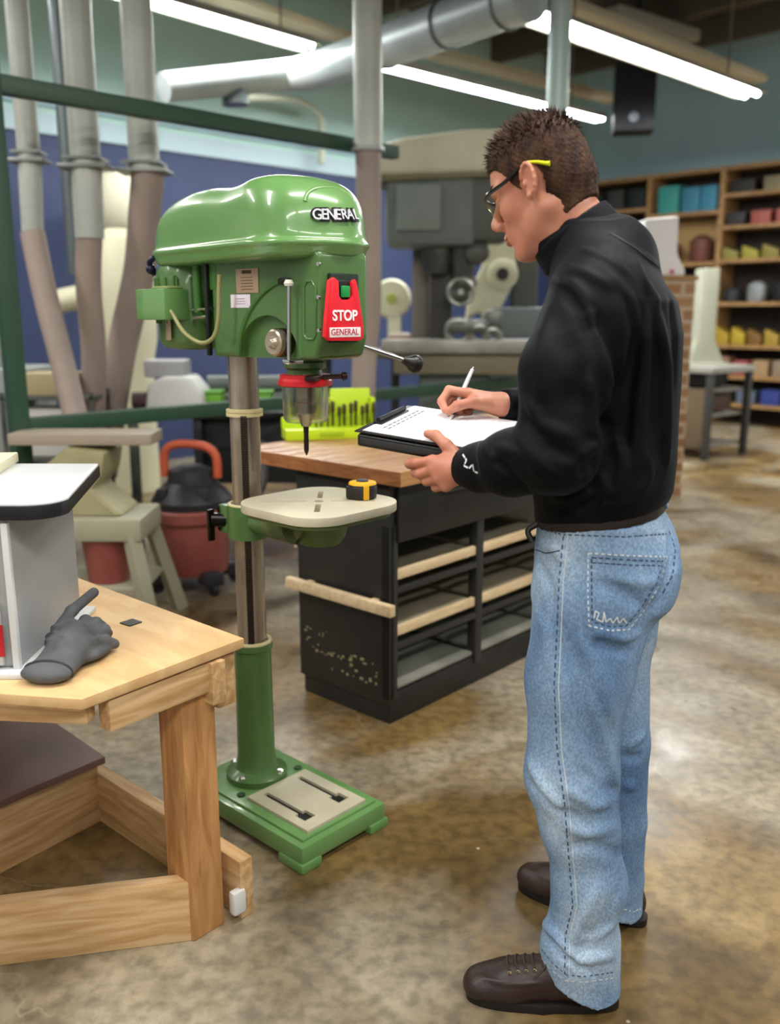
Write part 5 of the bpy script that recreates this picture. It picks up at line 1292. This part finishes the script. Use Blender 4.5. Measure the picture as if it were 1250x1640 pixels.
folds(SH_, [
    ([(979, 375), (1020, 400), (1057, 428)], .004, .007),
    ([(1017, 415), (1046, 474), (1068, 584), (1070, 735)], .009, .012), ([(1032, 440), (1050, 500), (1054, 600), (1050, 730)], -.007, .014),
    ([(1043, 500), (1028, 628), (1017, 740)], .007, .012), ([(1020, 520), (1003, 640), (995, 740)], -.006, .014),
    ([(932, 474), (965, 555), (976, 613), (966, 640)], .009, .010), ([(952, 500), (985, 570), (992, 620)], -.009, .016),
    ([(985, 470), (1000, 540), (990, 620)], .006, .012), ([(975, 440), (1010, 480), (1022, 530)], .005, .010),
    ([(943, 600), (947, 687), (960, 707), (938, 728)], .009, .009), ([(968, 640), (972, 700), (960, 740), (930, 760)], -.011, .014),
    ([(870, 444), (918, 455), (958, 490)], .005, .009), ([(880, 425), (935, 435), (985, 462)], .004, .008), ([(900, 465), (935, 500), (950, 540)], -.005, .010),
    ([(930, 398), (975, 415), (1010, 440)], .004, .008), ([(858, 452), (846, 500), (842, 560)], .005, .009), ([(875, 500), (865, 580), (872, 650)], .005, .016),
    ([(905, 530), (925, 600), (920, 660)], -.006, .018), ([(845, 640), (870, 680), (915, 700)], .006, .010), ([(840, 668), (875, 715), (925, 735)], -.006, .010),
    ([(800, 715), (840, 730), (870, 765)], .006, .009), ([(785, 735), (815, 755), (850, 790)], -.005, .009), ([(830, 700), (862, 738), (900, 770)], .005, .009), ([(775, 712), (790, 735), (800, 760)], .004, .007),
    ([(870, 790), (905, 800), (950, 790)], .006, .010), ([(880, 815), (930, 812), (985, 795)], -.005, .010), ([(990, 700), (1000, 750), (985, 800)], .006, .011), ([(1035, 720), (1040, 760), (1025, 795)], .005, .009),
    ([(960, 760), (975, 790), (960, 815)], .005, .009), ([(1060, 700), (1063, 745), (1052, 775)], -.006, .009), ([(915, 775), (925, 800), (915, 822)], .005, .009),
    ([(1075, 480), (1082, 540), (1080, 620)], -.005, .010),
])
Xs = SH_.xs[:, None, None]; Zs = SH_.zs[None, None, :]
SH_.f = np.maximum(SH_.f, ((1.048-.20*(Xs+.04))-Zs)*.97)                # hem of the bloused shirt
# cuffs end square to the forearm
def endcut(S, c, d, R):
    d = np.array(d, float); d /= np.linalg.norm(d)
    X_, Y2, Z_ = S.xs[:, None, None], S.ys[None, :, None], S.zs[None, None, :]
    t_ = (X_-c[0])*d[0]+(Y2-c[1])*d[1]+(Z_-c[2])*d[2]
    rr = np.sqrt((X_-c[0])**2+(Y2-c[1])**2+(Z_-c[2])**2)
    S.f = np.where(rr < R, np.maximum(S.f, t_), S.f)
endcut(SH_, (.338, .130, 1.113), (.85, -.5, 0), .09); endcut(SH_, (.303, -.128, 1.206), (.75, .55, .1), .09)
SHIRT = mat('black_cotton', '#06080b', .6, color2='#0a0d12', nscale=5, bump=.35, bscale=420, spec=.12)
SHIRT.node_tree.nodes['Principled BSDF'].inputs['Sheen Weight'].default_value = .02
SHIRT.node_tree.nodes['Principled BSDF'].inputs['Sheen Roughness'].default_value = .45
SHIRT.node_tree.nodes['Principled BSDF'].inputs['Sheen Tint'].default_value = lin('#8fa0b8')
shirt = link_mesh('shirt', SH_.mesh(), SHIRT, man, True)
shbv = bvh_world(shirt.data, Mp)
# collar: open ring tilted with the neck
CS_ = SDF.cube((.02, -.12, 1.42), (.28, .12, 1.66), .003)
cc_ = np.array([.152, 0, 1.535]); ax_ = np.array([.62, 0, .785]); ax_ /= np.linalg.norm(ax_); ux = np.array([ax_[2], 0, -ax_[0]])
X_, Y2, Z_ = CS_.xs[:, None, None], CS_.ys[None, :, None], CS_.zs[None, None, :]
ta = (X_-cc_[0])*ax_[0]+(Z_-cc_[2])*ax_[2]; tu = (X_-cc_[0])*ux[0]+(Z_-cc_[2])*ux[2]
rad = np.sqrt((tu/1.06)**2+Y2**2); rc_ = .069-.10*ta
dd = np.abs(rad-rc_)-.0045; CS_.f = np.maximum(dd, np.abs(ta)-.024-.012*np.clip(tu/.07, -1, 1)).astype(np.float32)-.001
dd2 = np.abs(rad-(rc_+.007))-.003; fold_ = np.maximum(dd2, np.abs(ta-.002)-.021).astype(np.float32)
CS_.f = np.minimum(CS_.f, fold_)
link_mesh('collar', CS_.mesh(), SHIRT, man, True)
# seams and the white mark on the cuff
def stitches(bv, pts, m, name, parent, dash=.006, gap=.004, w=.0009, lift=.0006, step=2.0):
    tr = trace(bv, pts, step); k = MB(); acc = 0; n_ = 0; t_ = bmesh.new()
    for (a, na), (b, nb_) in zip(tr, tr[1:]):
        L = (b-a).length
        if L < 1e-6 or L > .03: continue
        ph = acc % (dash+gap); acc += L
        if ph < dash:
            d = (b-a).normalized(); sd = d.cross(na).normalized()*w
            up = na*lift; v = [t_.verts.new(x) for x in (a-sd+up, b-sd+up, b+sd+up, a+sd+up, a-up, b-up)]
            t_.faces.new((v[0], v[1], v[2], v[3])); t_.faces.new((v[0], v[4], v[5], v[1])); t_.faces.new((v[3], v[2], v[5], v[4]))
    me = bpy.data.meshes.new(name); t_.to_mesh(me); t_.free(); return link_mesh(name, me, m, parent)
WST = mat('white_mark', '#e3e6ea', .5)
stitches(shbv, [(742, 728), (748, 737), (744, 746), (752, 750), (758, 744), (760, 755), (766, 757)], WST, 'cuff_mark', shirt, .012, .003, .0016, .0008, 1.5)
k = MB(); tr = trace(shbv, [(938, 720), (938, 721)], 3)
seam = mat('shirt_seam', '#2b313b', .7)
stitches(shbv, [(979, 373), (1020, 398), (1060, 430)], seam, 'yoke_seam', shirt, 1, 0, .0011, .0007)
stitches(shbv, [(768, 705), (764, 730), (770, 762)], seam, 'cuff_seam', shirt, 1, 0, .0011, .0007)

# ---------------- jeans
J = SDF.cube((-.13, -.26, .03), (.27, .27, 1.09), .004)
J.loft([(.86, .074, 0, .132, .178), (.93, .071, 0, .138, .182), (.98, .075, 0, .131, .178), (1.02, .083, 0, .122, .170), (1.075, .086, 0, .117, .165)], .0, p=2.3)
J.ell((.012, .07, .905), (.080, .080, .085), .05); J.ell((.012, -.07, .905), (.080, .080, .085), .05); J.cone((.03, -.075, .88), (.035, -.100, .72), .080, .078, .04); J.cone((.045, .075, .88), (.085, .105, .74), .085, .088, .04)
J.chain([(.095, .088, .86), (.107, .110, .70), (.108, .125, .50), (.088, .130, .40), (.062, .130, .27), (.078, .132, .12), (.080, .132, -.04)], [.106, .096, .088, .074, .070, .071, .076], .03); J.cone((.058, .130, .14), (.050, .132, -.05), .062, .068, .02)
J.chain([(.085, -.090, .86), (.062, -.110, .68), (.042, -.122, .46), (.022, -.126, .27), (.020, -.135, .12), (.02, -.137, -.04)], [.104, .094, .086, .070, .070, .076], .012)
folds(J, [
    ([(952, 1012), (1000, 1022), (1022, 1015)], .008, .008), ([(945, 1030), (985, 1040), (1012, 1045)], -.007, .011),
    ([(930, 1010), (960, 1080), (985, 1160)], .006, .014), ([(905, 1010), (930, 1110), (965, 1220), (985, 1275)], -.007, .017), ([(940, 1110), (970, 1200), (995, 1270)], .007, .013),
    ([(848, 1220), (872, 1262), (905, 1300)], .010, .010), ([(850, 1255), (885, 1292), (930, 1310)], -.008, .010), ([(905, 1262), (950, 1290), (992, 1285)], .007, .010), ([(930, 1235), (965, 1262), (992, 1265)], -.005, .010),
    ([(900, 1320), (940, 1335), (985, 1325)], .006, .011), ([(905, 1360), (945, 1352), (995, 1370)], -.005, .012), ([(960, 1420), (935, 1470), (915, 1510)], .008, .009), ([(985, 1430), (965, 1480), (930, 1525)], -.006, .010),
    ([(872, 1478), (900, 1510), (925, 1540)], .010, .009), ([(876, 1500), (905, 1532), (945, 1556)], -.009, .009), ([(982, 1530), (950, 1535), (915, 1545)], .008, .009), ([(985, 1480), (955, 1500), (930, 1510)], .005, .010),
    ([(1045, 1165), (1020, 1185), (1000, 1195)], .007, .010), ([(1043, 1205), (1015, 1215), (1000, 1210)], -.006, .009), ([(1040, 1260), (1015, 1262), (1000, 1255)], .006, .010), ([(1038, 1390), (1015, 1400), (1000, 1395)], .006, .010), ([(1040, 1440), (1020, 1448), (1000, 1445)], .009, .009),
    ([(868, 870), (890, 880), (905, 900)], .006, .009), ([(862, 900), (880, 935), (885, 980)], -.004, .010), ([(955, 935), (990, 945), (1030, 970)], -.006, .011), ([(985, 925), (1030, 935), (1060, 930)], .004, .010),
    ([(1075, 840), (1078, 900), (1060, 960), (1020, 1000)], -.008, .012),
    ([(850, 960), (875, 1010), (882, 1080)], .004, .012),
])
Xj = J.xs[:, None, None]; Yj = J.ys[None, :, None]; Zj = J.zs[None, None, :]
J.f = np.maximum(J.f, Zj-(1.058-.15*(Xj+.04)))
hemL = .024+.42*np.clip(Xj-.02, 0, .13); hemR = .036+.40*np.clip(Xj+.03, 0, .12)
J.f = np.where(Yj > 0, np.maximum(J.f, hemL-Zj), np.maximum(J.f, hemR-Zj)).astype(np.float32)
dm = bpy.data.materials.new('washed_denim'); dm.use_nodes = True; nt = dm.node_tree; N = nt.nodes; L = nt.links; b_ = N['Principled BSDF']; b_.inputs['Roughness'].default_value = .85; b_.inputs['Specular IOR Level'].default_value = .2
tc = N.new('ShaderNodeTexCoord')
def nn_(sc, det, st=(1, 1, 1)):
    mp = N.new('ShaderNodeMapping'); mp.inputs['Scale'].default_value = st; L.new(tc.outputs['Object'], mp.inputs[0])
    n = N.new('ShaderNodeTexNoise'); n.inputs['Scale'].default_value = sc; n.inputs['Detail'].default_value = det; L.new(mp.outputs[0], n.inputs['Vector']); return n.outputs['Fac']
r1 = N.new('ShaderNodeValToRGB'); e = r1.color_ramp.elements; e[0].position = .28; e[0].color = lin('#54739a'); e[1].position = .70; e[1].color = lin('#b0c6d9'); kk = e.new(.5); kk.color = lin('#7f9cbb')
L.new(nn_(5.5, 8, (1, 1, .6)), r1.inputs[0])
r2 = N.new('ShaderNodeValToRGB'); e = r2.color_ramp.elements; e[0].position = .38; e[0].color = lin('#c4c9cf'); e[1].position = .62; e[1].color = lin('#ffffff')
L.new(nn_(260, 3, (1, 1, .7)), r2.inputs[0])
mx = N.new('ShaderNodeMix'); mx.data_type = 'RGBA'; mx.blend_type = 'MULTIPLY'; mx.inputs[0].default_value = .8; L.new(r1.outputs[0], mx.inputs[6]); L.new(r2.outputs[0], mx.inputs[7]); L.new(mx.outputs[2], b_.inputs['Base Color'])
bp = N.new('ShaderNodeBump'); bp.inputs['Strength'].default_value = .5; bp.inputs['Distance'].default_value = .0012; L.new(nn_(300, 2, (1, 1, .5)), bp.inputs['Height']); L.new(bp.outputs[0], b_.inputs['Normal'])
jm0 = J.mesh(); jbv0 = bvh_world(jm0, Mp); bpy.data.meshes.remove(jm0)
# raised patch pocket and seams
pk = [(943, 886), (1010, 890), (1069, 892), (1058, 935), (1034, 975), (1008, 1008), (978, 1010), (944, 1002), (942, 940), (943, 886)]
for pts, amp, wd in ((pk, .0035, .006), ([(900, 850), (893, 1000), (888, 1100), (893, 1200), (905, 1290), (912, 1380), (918, 1450), (905, 1500)], .003, .005), ([(870, 842), (903, 850), (1000, 853), (1072, 848)], .0035, .005)):
    tr = trace(jbv0, pts, 14); J.ridge([tuple(q) for q, n in tr], amp, wd)
jeans = link_mesh('jeans', J.mesh(), dm, man, True)
jbv = bvh_world(jeans.data, Mp)
STD = mat('stitch_dark', '#34445f', .8); STL = mat('stitch_light', '#c9d0d2', .8)
def off(pts, dx, dy): return [(x+dx, y+dy) for x, y in pts]
side = [(903, 858), (896, 930), (893, 1000), (888, 1100), (893, 1200), (905, 1290), (912, 1380), (918, 1450), (906, 1500), (905, 1560)]
stitches(jbv, side, STD, 'side_stitching', jeans, .009, .007, .0013)
stitches(jbv, off(side, 7, 0), STL, 'side_seam', jeans, 1, 0, .0008)
stitches(jbv, pk, STL, 'pocket_stitching', jeans, .006, .005, .0013)
pk2 = [(948, 893), (1010, 897), (1063, 899), (1052, 934), (1029, 971), (1004, 1002), (979, 1004), (949, 996), (948, 940), (948, 893)]
stitches(jbv, pk2, STD, 'pocket_stitching', jeans, .007, .005, .0014)
stitches(jbv, [(948, 901), (1010, 905), (1060, 906)], STD, 'pocket_stitching', jeans, .007, .004, .0012)
stitches(jbv, [(952, 990), (954, 978), (960, 982), (956, 992), (966, 996), (968, 980), (971, 996), (978, 990), (982, 998), (989, 988), (992, 998), (999, 990), (1004, 998)], STL, 'pocket_embroidery', jeans, 1, 0, .0013, .0008, 1.0)
stitches(jbv, [(868, 848), (903, 856), (1000, 860), (1070, 855)], STD, 'waistband_stitching', jeans, .007, .005, .0012)
stitches(jbv, [(862, 1526), (880, 1550), (905, 1570), (935, 1573), (984, 1566)], STL, 'hem_stitching', jeans, .008, .006, .0017)
stitches(jbv, [(868, 1520), (885, 1542), (908, 1561), (935, 1564), (984, 1557)], STD, 'hem_stitching', jeans, .006, .006, .0012)
stitches(jbv, [(1000, 1456), (1015, 1460), (1034, 1452)], STL, 'hem_stitching', jeans, .007, .005, .0015)
stitches(jbv, [(1072, 850), (1082, 880), (1078, 920), (1062, 950)], STD, 'pocket_stitching', jeans, .008, .006, .0016)
# front pocket curve rivets near the left side
stitches(jbv, [(858, 880), (875, 886), (898, 882)], STD, 'front_pocket_edge', jeans, 1, 0, .0012)
# belt and loops
BS = SDF.cube((-.09, -.22, .985), (.24, .22, 1.10), .0035)
BS.loft([(.98, .083, 0, .128, .176), (1.10, .086, 0, .124, .172)], .0, p=2.3)
Xb = BS.xs[:, None, None]; Zb = BS.zs[None, None, :]; mid = 1.046-.15*(Xb+.04)
BS.f = np.maximum(BS.f, np.abs(Zb-mid)-.017).astype(np.float32)
belt = link_mesh('belt', BS.mesh(), mat('belt_leather', '#1c120e', .45), man, True)
bbv = bvh_world(belt.data, Mp)
for px in (1064,):
    tr = trace(bbv, [(px-6, 783), (px, 800), (px+5, 815)], 4)
    if len(tr) > 1:
        k = MB()
        for (a, na), (b, nb_) in zip(tr, tr[1:]):
            d = (b-a).normalized(); sd = d.cross(na).normalized(); k.box((a+b)/2+na*.002, ((b-a).length*1.15, .011, .005), .0, frame(d, sd, na, Vector((0, 0, 0))))
        k.build('belt_loop', dm, jeans)
k = MB(); k.tube([Vector((.195, .085, 1.00)), Vector((.215, .09, .985)), Vector((.205, .095, .965))], .006, 8); k.build('belt_clip', mat('clip_black', '#0d0d0d', .4), belt)
# ---------------- shoes
def shoe(hx, hy, ang, mir):
    T_ = Matrix.Translation((hx, hy, 0)) @ Matrix.Rotation(ang, 4, 'Z')
    F = SDF.cube((-.03, -.075, -.01), (.33, .075, .17), .003)
    F.ell((.045, 0, .05), (.050, .036, .052), .02); F.cone((.05, 0, .085), (.085, 0, .085), .036, .036, .02); F.cone((.07, 0, .05), (.21, -.002*mir, .042), .036, .044, .03)
    F.ell((.235, -.004*mir, .034), (.068, .049, .036), .02); F.ell((.285, .002*mir, .030), (.026, .034, .024), .02); F.cone((.10, 0, .085), (.185, 0, .058), .030, .026, .03)
    F.ridge([(.15, .042, .072), (.19, .040, .066), (.235, .034, .062), (.270, .020, .058), (.282, 0, .055), (.270, -.020, .058), (.235, -.034, .062), (.19, -.040, .066), (.15, -.042, .072)], .004, .0045)
    F.ridge([(.09, .045, .03), (.16, .052, .03), (.24, .05, .03), (.29, .03, .03)], .002, .006); F.ridge([(.09, -.045, .03), (.16, -.052, .03), (.24, -.05, .03), (.29, -.03, .03)], .002, .006)
    F.ridge([(.15, .03, .075), (.10, .042, .07), (.06, .044, .06)], .002, .004); F.ridge([(.15, -.03, .075), (.10, -.042, .07), (.06, -.044, .06)], .002, .004)
    F.f = np.maximum(F.f, (.016-F.zs)[None, None, :]).astype(np.float32); F.f = np.maximum(F.f, (F.zs-.118)[None, None, :]).astype(np.float32)
    me = F.mesh(); me.transform(T_); s_ = link_mesh('shoe', me, mat('shoe_leather', '#2a1c19', .42, color2='#33231f', nscale=12, bump=.3, bscale=250), man, True)
    out = []
    for i in range(40):
        a = 2*math.pi*i/40; c_, q = math.cos(a), math.sin(a); xx = .148+.158*c_; ww = .046 if c_ > 0 else .040
        out.append((xx, ww*math.copysign(abs(q)**.62, q)*(1+.10*max(0, min(1, (xx-.15)/.1)))-.003*mir*(xx > .15)))
    k = MB(); k.prism(out, 0, .020, .003); t_ = k.build('sole', mat('sole_black', '#15110f', .6), s_); t_.data.transform(T_)
    fb = BVHTree.FromPolygons([v.co.copy() for v in me.vertices], [p.vertices[:] for p in me.polygons])
    def top(x, y, lift=.0015):
        q = T_ @ Vector((x, y, .3)); hh = fb.ray_cast(q, Vector((0, 0, -1))); z_ = hh[0].z if hh[0] is not None else .09
        return Vector((x, y, z_+lift))
    for i in range(5):
        x = .150+.017*i; k = MB(); k.tube([top(x, -.022), top(x+.004, -.010), top(x+.005, 0, .004), top(x+.004, .010), top(x, .022)], .0026, 6)
        if i == 0: k.tube([top(x, 0, .005), top(x-.01, .018, .006), top(x+.008, .030, .002), top(x+.02, .034, 0)], .0022, 6)
        t_ = k.build('lace', mat('lace_dark', '#3a2f27', .6), s_); t_.data.transform(T_)
        for s in (1, -1):
            k = MB(); q = top(x, s*.025, .0008); k.torus(q, .0034, .0011, (0, s*.6, 1), 12, 5); t_ = k.build('eyelet', mat('eyelet', '#7a6a48', .3, .8), s_); t_.data.transform(T_)
shoe(.000, .132, .19, 1); shoe(-.055, -.146, -.24, -1)

# ================================================================== CLIPBOARD, BINDER, PEN
C1 = Vector((.04, 2.04, 1.198)); u_ = Vector((.89, -.45, -.09)).normalized(); w_ = Vector((-.45, -.89, -.12)).normalized(); n_ = w_.cross(u_); n_ = n_ if n_.z > 0 else -n_; w_ = u_.cross(n_) if u_.cross(n_).dot(w_) > 0 else n_.cross(u_)
WB, LB = .245, .315
cc_ = C1 + u_*LB/2 + w_*WB/2
def flatthing(name, lab, cat, c): 
    t = thing(name, lab, cat, c); yv = n_.cross(u_); t.rotation_euler = frame(u_, yv, n_, Vector((0, 0, 0))).to_euler(); return t
sg = 1 if (n_.cross(u_)).dot(w_) > 0 else -1      # +y runs towards w_ when sg=1
cp = flatthing('clipboard', 'clipboard holding white paper in the person\'s left hand', 'clipboard', cc_-n_*.004)
k = MB(); k.box((0, 0, 0), (LB, WB, .003), .001); k.build('board', mat('board_black', '#1b1b1d', .4), cp)
k = MB(); k.box((-LB/2+.022, 0, .006), (.020, .13, .006), .002); k.cyl((-LB/2+.022, -.06, .012), (-LB/2+.022, .06, .012), .005); k.build('clip', mat('clip_dark', '#2c2f33', .3, .7), cp)
pp_ = flatthing('paper_sheets', 'white paper sheets clipped to the clipboard being written on', 'paper', cc_-n_*.0015+u_*.004)
k = MB()
for i in range(3): k.box((.002*i, .001*i, .0007*i), (LB-.022, WB-.014, .0006))
ps = k.build('sheet', mat('paper_white', '#f1f0f3', .6), pp_, auto=False)
k = MB(); r_ = random.Random(6)
for i in range(2):
    x = -LB/2+.042+.011*i; y = -.085
    for j in range(9):
        L_ = r_.uniform(.010, .020)
        k.box((x, y+L_/2, .0018), (.0045, L_, .0004)); y += L_+.004
k.build('printed_heading', mat('ink_grey', '#5a5c62', .6), pp_)
k = MB()
for i in range(12): k.box((-LB/2+.085+.016*i, 0, .00185), (.0007, WB-.05, .0002))
k.build('ruled_lines', mat('ink_pale', '#c9cad2', .6), pp_)
bi = flatthing('binder', 'black binder held underneath the clipboard', 'binder', cc_-n_*.022-u_*.01)
k = MB(); k.box((0, 0, 0), (LB-.03, WB-.004, .026), .006, seg=3); k.build('cover', mat('binder_black', '#17181a', .35), bi)
k = MB(); k.box((0, -sg*0, 0), (LB-.045, WB-.001, .014), .002); k.build('page_block', mat('page_dark', '#2e2f31', .6), bi)
# pen
pt = Mp @ Vector((.408, -.066, 1.173)); 
r = ray(757, 592); tt = (pt.y+.085)/r.y; ptop = Vector((0, 0, CAMH))+r*tt
d = (ptop-pt); Lp = min(.145, d.length); d.normalize()
pn = thing('pen', 'silver white pen in the person\'s right hand', 'pen', pt); pn.rotation_euler = d.to_track_quat('Z', 'Y').to_euler()
k = MB(); k.lathe([(.0006, 0), (.002, .008), (.0045, .018), (.0048, .10), (.0042, Lp)], n=16); k.build('barrel', mat('pen_white', '#dfe2e4', .25, .2), pn)
k = MB(); k.lathe([(.005, .018), (.0054, .022), (.0054, .045), (.005, .048)], n=16); k.build('grip', mat('pen_grip', '#3b3f46', .5), pn)
k = MB(); k.box((.0062, 0, Lp-.025), (.0015, .003, .04), .0005); k.lathe([(.0022, Lp), (.0022, Lp+.007)], n=10); k.build('pen_clip', CHROME, pn)
